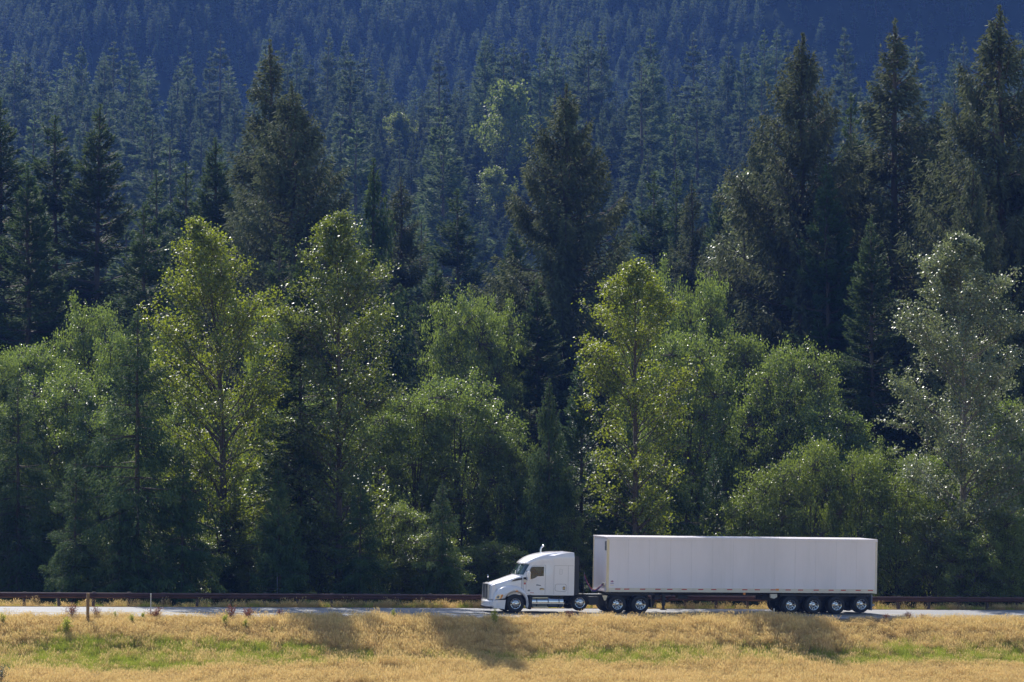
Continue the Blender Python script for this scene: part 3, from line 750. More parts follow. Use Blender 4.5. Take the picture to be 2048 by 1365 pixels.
def conifer_data(seed, H=1.0, Rb=.17, base=.06, nbr=200, nk=20000, kl=.012, kw=.0035, up0=30, up1=-12, sag=.35, tip=.30, droop=.5, power=.8, irr=.18, hang=.25, lat=.30, topgap=0.0, limbs=True, bare=0.0, tsides=7, flat=.8, lop=0.0, whorl=.6, fuzz=1.0):
    """a conifer of height 1: upward branches at the top, sagging ones below, sprays of needles along both sides"""
    rs = np.random.RandomState(seed)
    # branch heights: denser toward the top
    s = np.sort(rs.rand(nbr) ** .85); hh = base + (1 - base) * s * .985
    nwh = max(6, int(nbr / 6)); hh = hh * (1 - whorl) + whorl * (base + (1 - base) * .985 * (np.round(s * nwh) / nwh) ** 1.0) + rs.randn(nbr) * .003
    az = rs.rand(nbr) * 2 * np.pi
    rel = np.clip((hh - base) / (1 - base), 0, 1)
    prof = (1 - np.exp(-((1 - rel) / power) ** 1.15)) * (1 - .3 * np.exp(-rel / .08)) + .012
    L = Rb * prof * (1 + irr * rs.randn(nbr)) * (1 - bare * (rs.rand(nbr) < .35)) * (1 + lop * np.cos(az - rs.rand() * 6.28)); L = np.clip(L, .006, None)
    el = np.radians(up1 + (up0 - up1) * rel ** 1.5 + rs.randn(nbr) * 7)
    sg = sag * (1 - rel * .9) * (1 + .3 * rs.randn(nbr)); tp = tip * (1 + .3 * rs.randn(nbr))
    def pos(bi, t):
        r = L[bi] * t * np.cos(el[bi]) ; z = hh[bi] + L[bi] * (t * np.sin(el[bi]) - sg[bi] * t ** 2 + tp[bi] * t ** 3 * .8)
        return np.stack([np.cos(az[bi]) * r, np.sin(az[bi]) * r, z], 1)
    wgt = L ** 1.35; bi = rs.choice(nbr, nk, p=wgt / wgt.sum()); t = rs.rand(nk) ** .75 * .98 + .02
    p = pos(bi, t); p2 = pos(bi, np.minimum(t + .05, 1.05)); fwd = p2 - p; fwd /= np.linalg.norm(fwd, axis=1, keepdims=True) + 1e-9
    sd_ = np.stack([-np.sin(az[bi]), np.cos(az[bi]), np.zeros(nk)], 1)
    q = (rs.rand(nk) * 2 - 1); q = np.sign(q) * np.abs(q) ** .8
    wl = L[bi] * lat * np.clip(1.05 - t, .0, 1) ** .7 * np.minimum(1, t * 3 + .2) + kl * .3
    off = q * wl
    dz = -np.abs(off) * droop * (1 + .3 * rs.randn(nk)) - rs.rand(nk) ** 2 * hang * kl * 4 * (1 - rel[bi] * .6)
    # side twigs are bundled: quantise t a little so that sprays separate
    P = p + sd_ * off[:, None] + np.stack([0 * dz, 0 * dz, dz], 1) + fwd * (np.abs(off) * .6)[:, None] + rs.randn(nk, 3) * kl * .10 * fuzz
    D = fwd * (.5 + .5 * rs.rand(nk))[:, None] + sd_ * (np.sign(q) * (.35 + .6 * rs.rand(nk)))[:, None]
    D[:, 2] -= droop * (.3 + hang * 2.2 * rs.rand(nk)) - .1 * rel[bi]
    D += rs.randn(nk, 3) * .22 * fuzz; D /= np.linalg.norm(D, axis=1, keepdims=True)
    N = np.array([[0, 0, 1.]]) * flat + rs.randn(nk, 3) * (.35 + .5 * hang)
    V = kites(P, D, N, kl * (.6 + .8 * rs.rand(nk)), kw * (.7 + .6 * rs.rand(nk)))
    # leader
    nl = max(6, nk // 500); zl = .93 + .07 * rs.rand(nl)
    Pl = np.stack([rs.randn(nl) * .001, rs.randn(nl) * .001, zl], 1); Dl = rs.randn(nl, 3) * .5; Dl[:, 2] = 1; Dl /= np.linalg.norm(Dl, axis=1, keepdims=True)
    Vl = kites(Pl, Dl, rs.randn(nl, 3), np.minimum(kl * (.5 + .6 * rs.rand(nl)), (1.003 - zl) + .001), kw * .8 * np.ones(nl))
    V = np.concatenate([V, Vl]); nk2 = nk + nl
    F = np.arange(nk2 * 4).reshape(-1, 4)
    btint = rs.rand(nbr)
    tint = np.clip(np.concatenate([.55 * btint[bi] * .6 + .25 * t + .35 * rs.rand(nk) - .05, .6 * np.ones(nl)]), 0, 1)
    # trunk and limbs
    zt = np.linspace(-.03, .99, 12); wob_ = rs.randn(12) * .0012; wob_[:3] = 0
    paths = [(np.stack([wob_, rs.randn(12) * .0012, zt], 1), .0125 * (1 - zt * .95) ** .9 + .0006)]
    tv, tf = tubes(paths, tsides)
    if limbs:
        lp = []
        for i in range(nbr):
            tt = np.array([0, .33, .66, .93]); ii = np.full(4, i)
            lp.append((pos(ii, tt), np.array([.0022, .0016, .001, .0004]) * (.5 + L[i] / Rb)))
        lv, lf = tubes(lp, 3); tf = np.concatenate([tf, lf + len(tv)]); tv = np.concatenate([tv, lv])
    return V, F, tint, tv, tf

def conifer_meshes(name, leaf, **kw):
    V, F, tint, tv, tf = conifer_data(**kw)
    crown = npmesh(name + '_crown', V, F, [leaf], attrs={'tint': ('FACE', tint)})
    trunk = npmesh(name + '_trunk', tv, tf, [M['bark']], smooth=True)
    return crown, trunk, (V, F, tint, tv, tf)

SP = {}
SP['spruce_a'] = conifer_meshes('spruce', M['spruce'], seed=11, Rb=.25, nbr=270, nk=105000, kl=.0105, kw=.0030, up0=30, up1=2, sag=.42, tip=.5, droop=.8, power=.46, hang=1.0, lat=.14, irr=.07, flat=.4, bare=.05, whorl=.75, fuzz=.6)
SP['spruce_b'] = conifer_meshes('spruce', M['spruce'], seed=12, Rb=.245, nbr=260, nk=105000, kl=.0105, kw=.0030, up0=32, up1=6, sag=.46, tip=.55, droop=.9, power=.50, hang=1.2, lat=.13, irr=.09, flat=.35, bare=.08, whorl=.65, fuzz=.6)
SP['spruce_c'] = conifer_meshes('spruce', M['spruce'], seed=13, Rb=.19, nbr=260, nk=76000, kl=.0105, kw=.0030, up0=30, up1=-2, sag=.45, tip=.4, droop=.8, power=.50, hang=.8, lat=.15, irr=.12, flat=.4, bare=.12, whorl=.5, fuzz=.6)
SP['fir_a'] = conifer_meshes('fir', M['fir'], seed=21, Rb=.19, nbr=260, nk=72000, kl=.0115, kw=.0033, up0=32, up1=-8, sag=.3, tip=.3, droop=.35, power=.5, hang=.25, lat=.22, irr=.12, whorl=.85, fuzz=.7)
SP['fir_b'] = conifer_meshes('fir', M['fir'], seed=22, Rb=.17, nbr=220, nk=56000, kl=.0115, kw=.0033, up0=30, up1=-15, sag=.25, tip=.3, droop=.4, power=.45, hang=.35, lat=.22, irr=.2, bare=.2, lop=.1, whorl=.85, fuzz=.7)
SP['cedar'] = conifer_meshes('cedar', M['fir'], seed=31, Rb=.20, nbr=190, nk=36000, kl=.015, kw=.005, up0=55, up1=0, sag=.7, tip=.55, droop=1.1, power=0.5, hang=1.1, lat=.28, irr=.15, flat=.2)
SP['young'] = conifer_meshes('young_fir', M['youngfir'], seed=41, Rb=.24, nbr=170, nk=30000, kl=.018, kw=.005, up0=45, up1=10, sag=.2, tip=.25, droop=.3, power=0.7, hang=.2, lat=.36, irr=.12, base=.02)
SP['hemlock'] = conifer_meshes('hemlock', M['fir'], seed=42, Rb=.23, nbr=170, nk=34000, kl=.015, kw=.004, up0=30, up1=-12, sag=.5, tip=.2, droop=.8, power=0.5, hang=.8, lat=.32, irr=.25, base=.02, flat=.5)
SP['mid_a'] = conifer_meshes('hill_fir', M['farfir'], seed=51, Rb=.15, nbr=120, nk=13000, kl=.019, kw=.0062, up0=45, up1=-5, sag=.3, tip=.3, droop=.4, power=0.6, hang=.3, lat=.34, irr=.12, limbs=False, tsides=5, fuzz=.6, whorl=.8)
SP['mid_b'] = conifer_meshes('hill_fir', M['farfir'], seed=52, Rb=.13, nbr=100, nk=11000, kl=.019, kw=.0062, up0=40, up1=-12, sag=.3, tip=.3, droop=.4, power=0.5, hang=.4, lat=.34, irr=.12, limbs=False, tsides=5, fuzz=.6, whorl=.8)
SP['mid_c'] = conifer_meshes('hill_fir', M['farfir'], seed=53, Rb=.18, nbr=110, nk=14000, kl=.019, kw=.0062, up0=50, up1=0, sag=.35, tip=.35, droop=.5, power=0.65, hang=.4, lat=.34, irr=.12, limbs=False, tsides=5, fuzz=.6, whorl=.8)
SP['mid_d'] = conifer_meshes('hill_fir', M['farfir'], seed=54, Rb=.11, nbr=100, nk=9000, kl=.019, kw=.0062, up0=35, up1=-15, sag=.2, tip=.2, droop=.4, power=0.5, hang=.3, lat=.36, irr=.12, limbs=False, tsides=5, fuzz=.6, whorl=.8)

rng = random.Random(77)
def place_tree(kind, name, crown, trunk, x, y, z, h, sx, rot, label, cat, group=None, tilt=0.0):
    r = empty(name, (x, y, z), (rng.uniform(-tilt, tilt), rng.uniform(-tilt, tilt), rot)); r.scale = (sx, sx, h)
    tag(r, label, cat, group)
    link('crown', crown, r); link('trunk', trunk, r)
    return r
def conifer(kind, px, topy, Y, label, name='conifer_tree', wide=1.0, rot=None, group=None):
    x, g, h = at_px(px, Y, topy); c, t, _ = SP[kind]
    return place_tree(kind, name, c, t, x, Y, g, h, h * wide, rng.uniform(0, 6.28) if rot is None else rot, label, 'conifer', group, tilt=.012)

# tall dark conifers standing behind the broadleaved trees
CON = [
 ('spruce_a', 1131, 168, 240, 1.05, 'spruce_tree', 'tall dark spruce with drooping branchlets behind the truck, sharply tipped against the hill'),
 ('spruce_b', 1600, 66, 235, 1.1, 'spruce_tree', 'broad dark spruce rising above the trailer, highest of the trees behind its middle'),
 ('spruce_c', 1786, 36, 238, 1.1, 'spruce_tree', 'narrow ragged spruce with a thin pointed top between two broader spruces'),
 ('spruce_b', 2008, 12, 222, 1.15, 'spruce_tree', 'massive dark spruce at the right edge with heavy outstretched boughs'),
 ('spruce_a', 1880, 225, 243, .8, 'spruce_tree', 'shorter dark spruce tucked against the massive spruce at the right edge'),
 ('fir_b', 1700, 188, 262, .8, 'fir_tree', 'slim green fir peeping out between the two tall spruces above the trailer'),
 ('spruce_a', 590, 165, 238, 1.05, 'spruce_tree', 'shaggy grey green spruce draped with hanging twigs, left of centre'),
 ('spruce_c', 541, 78, 255, 1.0, 'spruce_tree', 'tallest conifer left of centre with a bare broken looking crown'),
 ('fir_a', 8, 195, 250, 1.0, 'fir_tree', 'dark fir cut by the left edge of the picture'),
 ('fir_b', 112, 232, 262, 1.15, 'fir_tree', 'brownish green ragged fir, second from the left edge'),
 ('fir_a', 186, 208, 255, .95, 'fir_tree', 'dark dense fir with a narrow spire, third from the left edge'),
 ('fir_a', 60, 330, 232, 1.0, 'fir_tree', 'dark fir in deep shade low between the first two firs at the left'),
 ('fir_b', 318, 340, 285, .95, 'fir_tree', 'pale green fir standing behind the yellow green cottonwood at the left'),
 ('fir_b', 288, 405, 225, 1.05, 'fir_tree', 'mid green fir with pale bare limbs above the rounded alders'),
 ('fir_a', 428, 275, 262, .95, 'fir_tree', 'dark pointed fir directly behind the yellow green cottonwood'),
 ('fir_b', 372, 325, 275, .9, 'fir_tree', 'olive fir left of the dark pointed fir behind the cottonwood'),
 ('cedar', 752, 318, 245, .80, 'cedar_tree', 'drooping dark cedar right of the second cottonwood'),
 ('spruce_c', 806, 355, 262, 1.1, 'spruce_tree', 'scraggly spruce with bare side branches beside the drooping cedar'),
 ('fir_b', 918, 378, 300, 1.15, 'fir_tree', 'pale hazy fir with a visible straight trunk, left of the tall centre spruce'),
 ('fir_a', 1022, 440, 290, .9, 'fir_tree', 'small fir half hidden at the left foot of the tall centre spruce'),
 ('fir_b', 1306, 345, 285, .95, 'fir_tree', 'thin green fir, first of a row right of the tall centre spruce'),
 ('fir_b', 1345, 338, 300, .7, 'fir_tree', 'very slim fir, second of the row right of the tall centre spruce'),
 ('spruce_c', 1392, 362, 270, .9, 'spruce_tree', 'dark scruffy spruce, third of the row right of the tall centre spruce'),
 ('fir_a', 1432, 375, 285, .9, 'fir_tree', 'bushy dark green fir closing the row beside the broad spruce'),
 ('fir_a', 700, 440, 280, .9, 'fir_tree', 'fir peeking over the top of the second cottonwood'),
 ('fir_a', 1235, 470, 262, .9, 'fir_tree', 'shaded fir filling the gap between the centre spruce and the third cottonwood'),
 ('spruce_a', 1520, 240, 262, .75, 'spruce_tree', 'spruce shouldering the left side of the broad tall spruce'),
 ('fir_a', 1660, 330, 228, .9, 'fir_tree', 'dark fir in shade between the two tall spruces above the trailer end'),
 ('spruce_a', 1940, 330, 212, .75, 'spruce_tree', 'shaded spruce behind the pale cottonwood at the right'),
 ('fir_a', 1745, 430, 215, .85, 'fir_tree', 'very dark fir left of the pale cottonwood at the right'),
 ('fir_a', 870, 520, 232, 1.0, 'fir_tree', 'low dark conifer in the shade left of the centre spruce'),
 ('fir_b', 480, 330, 290, .9, 'fir_tree', 'hazy fir between the dark pointed fir and the shaggy grey spruce'),
 ('fir_a', 655, 395, 262, .8, 'fir_tree', 'dark fir at the right foot of the shaggy grey spruce'),
 ('fir_a', 1080, 560, 226, 1.1, 'fir_tree', 'dark shaded fir at the foot of the tall centre spruce'),
 ('fir_b', 560, 470, 226, .9, 'fir_tree', 'shaded fir with a straight leader between the first two cottonwoods'),
]
for k, px, ty, Y, wd, nm, lab in CON: conifer(k, px, ty, Y, lab, nm, wd)
for px, ty, Y in ((2150, 120, 226), (2235, 200, 214), (2330, 90, 236), (-80, 210, 246), (-165, 180, 238), (-250, 240, 226)):
    conifer('fir_a', px, ty, Y, 'dark fir standing just beyond the side edge of the picture', 'fir_tree', 1.1, group='dark firs beyond the side edges')
# smaller conifers close to the road
NEAR = [
 ('hemlock', 275, 618, 177, 1.0, 'hemlock_tree', 'dark drooping hemlock in front of the rounded alders at the left'),
 ('hemlock', 38, 742, 189, 1.0, 'hemlock_tree', 'dark hemlock by the guardrail near the left edge'),
 ('fir_a', 598, 505, 184, .85, 'fir_tree', 'bright edged fir poking out left of the second cottonwood'),
 ('hemlock', 150, 905, 186, 1.15, 'hemlock_tree', 'low dark hemlock by the road in the shade at the left'),
 ('hemlock', 365, 900, 185.5, 1.1, 'hemlock_tree', 'low dark hemlock by the road under the yellow green cottonwood'),
 ('cedar', 560, 930, 186, 1.1, 'cedar_tree', 'low dark cedar behind the guardrail between the first two cottonwoods'),
 ('hemlock', 720, 950, 187, 1.0, 'hemlock_tree', 'low dark hemlock behind the guardrail right of the second cottonwood'),
 ('hemlock', 885, 960, 188, 1.0, 'hemlock_tree', 'small shaded hemlock among the alders left of the truck'),
 ('cedar', 1096, 758, 189, .85, 'cedar_tree', 'dark green cedar above the truck cab'),
 ('young', 1163, 702, 193, .85, 'young_fir', 'bright green young fir with a needle thin leader above the truck'),
 ('young', 1235, 860, 189, 1.05, 'young_fir', 'bushy young fir behind the front of the trailer'),
 ('hemlock', 1330, 800, 192, 1.05, 'hemlock_tree', 'wide dark hemlock spreading behind the third cottonwood trunk'),
 ('young', 1425, 905, 191, .8, 'young_fir', 'narrow young fir left of the low shrubs behind the trailer'),
 ('hemlock', 1030, 960, 190, 1.05, 'hemlock_tree', 'low hemlock in shade behind the truck hood'),
 ('hemlock', 1985, 1000, 188, 1.0, 'hemlock_tree', 'low dark hemlock in the shade near the right edge'),
 ('hemlock', 470, 960, 190, 1.0, 'hemlock_tree', 'small shaded hemlock beside the trunk of the yellow green cottonwood'),
 ('hemlock', 240, 985, 184.5, 1.2, 'hemlock_tree', 'squat dark hemlock right behind the guardrail at the left'),
]
for k, px, ty, Y, wd, nm, lab in NEAR: conifer(k, px, ty, Y - (9 if px < 1000 and ty > 890 else 0), lab, nm, wd)

# ------------------------------------------------------------------ broadleaved trees
def broadleaf(seed, H, prof, base, nprim, nleaf, ls, lw, el0, el1, clump=.45, stems=1, lean=0.0, sub=6, gap=.0, curve=0.0, r0=.02, droopy=.3, outer=.5):
    """prof: [(relative height, radius in m)], el0/el1: branch elevation at base/top in degrees"""
    rs = np.random.RandomState(seed); paths = []; tips = []
    for st in range(stems):
        ang = rs.rand() * 6.28; sp = 0 if stems == 1 else .16 * H
        zt = np.linspace(0, 1, 10)
        cx = lean * zt ** 1.5 + curve * np.sin(zt * 3.1) + np.cos(ang) * sp * zt ** 1.2 * (st > 0) + rs.randn(10) * .05 * zt
        cyy = np.sin(ang) * sp * zt ** 1.2 * (st > 0) + rs.randn(10) * .05 * zt
        hs = H * (1 if st == 0 else rs.uniform(.75, .95))
        T = np.stack([cx, cyy, zt * hs - .3 * (zt == 0)], 1)
        rad = r0 * H * (1 - zt * .93) * (1 if stems == 1 else .6); rad[0] *= 1.25
        paths.append((T, rad))
        for i in range(nprim // stems):
            h = base + (1 - base) * (i + rs.rand()) / (nprim // stems) * .97
            h = min(h, .985)
            p0 = np.array([np.interp(h, zt, T[:, k]) for k in range(3)])
            Rr = np.interp(h * hs / H, [a for a, b in prof], [b for a, b in prof])
            el = R(el0 + (el1 - el0) * h + rs.randn() * 8); az = rs.rand() * 6.28
            # the branch ends near the envelope above its root
            # longest branch whose tip stays inside the envelope
            Lc = np.linspace(.25, Rr * 2.2 + .5, 40)
            env = np.interp((p0[2] + Lc * math.sin(el)) / H, [a for a, b in prof] + [1.02], [b for a, b in prof] + [-.5])
            okk = np.where(Lc * math.cos(el) <= env)[0]
            Lb = (Lc[okk[-1]] if len(okk) else .25) * (.72 + .33 * rs.rand()); Lb = max(Lb, .3)
            t = np.linspace(0, 1, 6)
            d = np.array([math.cos(az) * math.cos(el), math.sin(az) * math.cos(el), math.sin(el)])
            bend = np.array([math.cos(az), math.sin(az), -droopy])
            Bp = p0 + t[:, None] * d * Lb + (t[:, None] ** 2) * bend * Lb * .12 + rs.randn(6, 3) * Lb * .025 * t[:, None]
            br = np.interp(h, [0, 1], [.32, .18]) * np.interp(h, zt, rad) * (1 - t * .85) + .008
            paths.append((Bp, br))
            for j in range(sub):
                tj = .25 + .75 * (j + rs.rand()) / sub; q = np.array([np.interp(tj, t, Bp[:, k]) for k in range(3)])
                dd = d + rs.randn(3) * .55; dd[2] += .15; dd /= np.linalg.norm(dd)
                Ls = Lb * (.38 * (1.15 - tj) + .10) * (0.6 + .7 * rs.rand())
                e = q + dd * Ls; mid = (q + e) / 2 + rs.randn(3) * Ls * .08
                paths.append((np.stack([q, mid, e]), np.array([.018, .012, .004]) * (.5 + H / 30)))
                nt_ = max(2, int(Ls / .35) + 1)
                for m_ in range(nt_): tips.append((q + (e - q) * (m_ + 1) / nt_, Ls))
            tips.append((Bp[-1], Lb * .3)); tips.append((Bp[-2], Lb * .3))
    TP = np.array([a for a, b in tips]); 
    TP = TP[TP[:, 2] > .2]
    wts = .35 + rs.rand(len(TP)) ** 2; rel = TP[:, 2] / H
    wts *= (rs.rand(len(TP)) > gap)
    ii = rs.choice(len(TP), nleaf, p=wts / wts.sum())
    ctint = rs.rand(len(TP))
    g = rs.randn(nleaf, 3); g *= clump * (.55 + .6 * rs.rand(nleaf))[:, None]; g[:, 2] *= .75
    P = TP[ii] + g
    k = P[:, 2] > .15; P = P[k]; ii = ii[k]; n = len(P)
    D = rs.randn(n, 3); D[:, 2] -= .5; D /= np.linalg.norm(D, axis=1, keepdims=True)
    N = rs.randn(n, 3) * .75 + np.array([0, 0, .9])
    sz = .65 + .7 * rs.rand(n)
    V = kites(P, D, N, ls * sz, lw * sz); F = np.arange(n * 4).reshape(-1, 4)
    out = np.clip((P[:, 2] / H - .2), 0, 1)
    tint = np.clip(.45 * ctint[ii] + .45 * rs.rand(n) + .15 * out, 0, 1)
    tv, tf = tubes(paths, 5)
    return V, F, tint, tv, tf
def bl_meshes(name, leaf, bark, *a, **k):
    V, F, tint, tv, tf = broadleaf(*a, **k)
    return npmesh(name + '_crown', V, F, [leaf], attrs={'tint': ('FACE', tint)}), npmesh(name + '_trunk', tv, tf, [bark], smooth=True)
def place_bl(ms, name, px, Y, label, scale=1.0, rot=0.0, cat='tree', sz=None, group=None):
    x, g, _ = at_px(px, Y)
    r = empty(name, (x, Y, g - .05), (0, 0, rot)); r.scale = (scale, scale, sz or scale); tag(r, label, cat, group)
    link('crown', ms[0], r); link('trunk', ms[1], r); return r

def own_bl(name, px, topy, Y, prof_px, seed, leaf, bark, label, cat='tree', **k):
    """prof_px: (row, half width in px) measured on the photograph"""
    x, g, H = at_px(px, Y, topy); sc_ = Y / FPX
    prof = sorted([((CAM_Z + (838 - ry) * sc_ - g) / H, wpx * 1.16 * sc_) for ry, wpx in prof_px])
    ms = bl_meshes(name, M[leaf], M[bark], seed, H, prof, **k)
    return place_bl(ms, name, px, Y, label, cat=cat)

own_bl('cottonwood_tree', 440, 438, 181, [(438, 8), (500, 55), (560, 85), (640, 118), (760, 122), (900, 118), (1050, 95), (1190, 60)], 101, 'cotton', 'bark',
       'yellow green cottonwood with a dark curving trunk, tallest broadleaved tree at the left', base=.10, nprim=110, nleaf=42000, ls=.145, lw=.11, el0=30, el1=62, clump=.27, lean=-1.2, curve=.5, r0=.013, sub=6, gap=.18)
own_bl('cottonwood_tree', 678, 428, 182, [(428, 10), (480, 50), (540, 72), (600, 90), (680, 95), (760, 100), (900, 95), (1050, 80), (1190, 50)], 102, 'cotton_dark', 'bark',
       'tall narrow cottonwood with sparkling leaves, second from the left', base=.10, nprim=110, nleaf=40000, ls=.145, lw=.11, el0=28, el1=60, clump=.27, r0=.011, sub=6, gap=.2)
own_bl('cottonwood_tree', 1270, 520, 186, [(520, 8), (570, 48), (640, 78), (720, 95), (800, 100), (900, 80), (1000, 60), (1100, 45)], 103, 'cotton', 'bark',
       'cottonwood with golden leaf edges rising above the front of the trailer', base=.16, nprim=96, nleaf=32000, ls=.145, lw=.11, el0=25, el1=60, clump=.27, r0=.012, sub=6, gap=.2)
own_bl('cottonwood_tree', 1915, 465, 188, [(465, 10), (520, 62), (580, 90), (640, 112), (720, 130), (800, 135), (900, 120), (1000, 95), (1100, 75), (1190, 50)], 104, 'cotton_pale', 'palebark',
       'silvery cottonwood with pale glinting leaves standing alone at the right', base=.10, nprim=110, nleaf=62000, ls=.145, lw=.11, el0=22, el1=60, clump=.26, curve=.4, r0=.012, sub=6, gap=.15)

RND = [(0.0, .55), (.2, .85), (.5, 1.0), (.74, 1.0), (.87, .86), (.95, .62), (1.0, .22)]
def dome(seed, H, Rr, low, nlobe, nclump, nleaf, ls, lw, stems=3, clump=.29):
    """rounded crown built of overlapping lobes, each lobe studded with leafy clumps on its own limb"""
    rs = np.random.RandomState(seed); paths = []; C_ = []
    roots = [(0., 0.)] + [(rs.uniform(-.5, .5), rs.uniform(-.5, .5)) for _ in range(stems - 1)]
    ga = 2.39996; lobes = []
    for i in range(nlobe):
        q = (i + .5) / nlobe; zc = low + (1 - low) * (.12 + .80 * q ** .9); az = i * ga + rs.rand() * .6
        env = math.sqrt(max(0, 1 - ((zc - low - (1 - low) * .38) / ((1 - low) * .66)) ** 2)) if zc > low + (1 - low) * .38 else .80 + .2 * (zc - low) / ((1 - low) * .38)
        lr = Rr * rs.uniform(.30, .46)
        rad = max(0, Rr * env - lr * .8) * rs.uniform(.8, 1.05)
        lobes.append((np.array([math.cos(az) * rad, math.sin(az) * rad, min(zc * H, H - lr * .85)]), lr))
    for c, lr in lobes:
        rx, ry = roots[rs.randint(len(roots))]
        p0 = np.array([rx * (1 - .5), ry * .5, max(.08 * H, c[2] * rs.uniform(.35, .6))]); mid = (p0 + c) / 2 + np.array([0, 0, -.03 * H]) + rs.randn(3) * .15
        paths.append((np.stack([p0, mid, c]), np.array([.10, .065, .03]) * H / 14))
        for k in range(nclump):
            d = rs.randn(3); d[2] = d[2] * .8 + .25; d /= np.linalg.norm(d)
            e = c + d * lr * rs.uniform(.55, 1.12) * np.array([1, 1, .85])
            if e[2] < .15: continue
            C_.append(e); paths.append((np.stack([c + rs.randn(3) * .05, (c + e) / 2 + rs.randn(3) * .06, e]), np.array([.025, .016, .005])))
    for rx, ry in roots:
        t = np.linspace(0, 1, 8); paths.append((np.stack([rx * t + rs.randn(8) * .05 * t, ry * t + rs.randn(8) * .05 * t, t * H * .8 - .2 * (t == 0)], 1), .013 * H * (1 - .85 * t)))
    C_ = np.array(C_); w_ = .3 + rs.rand(len(C_)) ** 2; w_ *= rs.rand(len(C_)) > .32; ct = rs.rand(len(C_))
    ii = rs.choice(len(C_), nleaf, p=w_ / w_.sum()); g = rs.randn(nleaf, 3) * clump; g[:, 2] *= .7
    P = C_[ii] + g; k = P[:, 2] > .1; P = P[k]; ii = ii[k]; n = len(P)
    D = rs.randn(n, 3); D[:, 2] -= .5; D /= np.linalg.norm(D, axis=1, keepdims=True)
    N = rs.randn(n, 3) * .75 + np.array([0, 0, .9]); sz = .65 + .7 * rs.rand(n)
    V = kites(P, D, N, ls * sz, lw * sz); F = np.arange(n * 4).reshape(-1, 4)
    tint = np.clip(.5 * ct[ii] + .5 * rs.rand(n), 0, 1); tv, tf = tubes(paths, 4)
    return V, F, tint, tv, tf
def dome_meshes(name, leaf, *a, **k):
    V, F, tint, tv, tf = dome(*a, **k)
    return npmesh(name + '_crown', V, F, [leaf], attrs={'tint': ('FACE', tint)}), npmesh(name + '_trunk', tv, tf, [M['bark']], smooth=True)
AL = [dome_meshes('alder', M['alder'], 201, 14, 5.0, .10, 26, 26, 44000, .14, .105),
      dome_meshes('alder', M['alder'], 202, 14, 4.2, .08, 24, 24, 38000, .14, .105),
      dome_meshes('alder', M['alder'], 203, 14, 5.8, .14, 30, 26, 50000, .14, .105)]
SH = [dome_meshes('shrub', M['shrub'], 211, 8, 4.2, .02, 22, 24, 30000, .12, .09, clump=.27),
      dome_meshes('shrub', M['shrub'], 212, 8, 3.4, .02, 20, 22, 24000, .12, .09, clump=.27)]
def bl(ms, H0, R0, name, px, topy, Y, half, label, cat='tree', group=None):
    x, g, h = at_px(px, Y, topy); s = h / H0
    return place_bl(ms, name, px, Y, label, half * 1.2 / FPX * Y / (R0 * 1.05), rng.uniform(0, 6.28), cat, s, group)
ALD = [
 (0, 178, 598, 214, 85, 'tallest rounded alder in the clump at the left'),
 (1, 70, 662, 210, 90, 'rounded grey green alder near the left edge'),
 (2, -20, 700, 206, 80, 'alder with pale glinting leaves cut by the left edge'),
 (1, 245, 640, 208, 75, 'rounded alder right of the tallest one in the left clump'),
 (0, 125, 730, 198, 110, 'lower alder in front of the left clump'),
 (1, 335, 640, 215, 65, 'alder half hidden behind the yellow green cottonwood'),
 (0, 545, 600, 212, 60, 'soft green alder between the first two cottonwoods'),
 (2, 930, 582, 222, 100, 'rounded alder with bright top at the left foot of the tall centre spruce'),
 (0, 985, 605, 226, 75, 'alder touching the left side of the tall centre spruce'),
 (0, 920, 745, 196, 115, 'big leafy alder left of the truck'),
 (1, 830, 765, 194, 80, 'alder between the second cottonwood and the big leafy alder'),
 (2, 1005, 850, 195, 75, 'lower alder directly left of the truck cab'),
 (1, 745, 800, 192, 75, 'alder with bright patches at the right foot of the second cottonwood'),
 (0, 1300, 524, 216, 75, 'tall alder right behind the third cottonwood'),
 (2, 1400, 548, 220, 85, 'rounded alder right of the third cottonwood'),
 (1, 1480, 640, 214, 80, 'grey green alder left of the rounded one above the trailer'),
 (0, 1375, 650, 204, 95, 'pale green alder in front of the alders behind the trailer front'),
 (2, 1585, 682, 208, 110, 'rounded alder above the middle of the trailer'),
 (1, 1665, 790, 204, 85, 'alder sloping down to the right above the trailer end'),
 (0, 1745, 880, 206, 70, 'shaded alder left of the silvery cottonwood'),
 (1, 2030, 780, 198, 85, 'alder at the right edge beside the silvery cottonwood'),
 (0, 1850, 900, 196, 85, 'alder at the left foot of the silvery cottonwood'),
 (1, 1980, 880, 194, 80, 'alder at the right foot of the silvery cottonwood'),
 (0, 1210, 900, 200, 75, 'shaded alder behind the front end of the trailer'),
 (1, 640, 760, 196, 95, 'alder under the second cottonwood, shaded below'),
 (0, 400, 760, 198, 90, 'alder under the yellow green cottonwood'),
 (2, 20, 800, 196, 90, 'alder lower at the left edge behind the dark hemlock'),
 (1, 205, 800, 194, 80, 'yellow tinged alder left of the drooping hemlock'),
]
for k, px, ty, Y, wd, lab in ALD: bl(AL[k], 14.0, (5.0, 4.2, 5.8)[k], 'alder_tree', px, ty, Y, wd, lab)
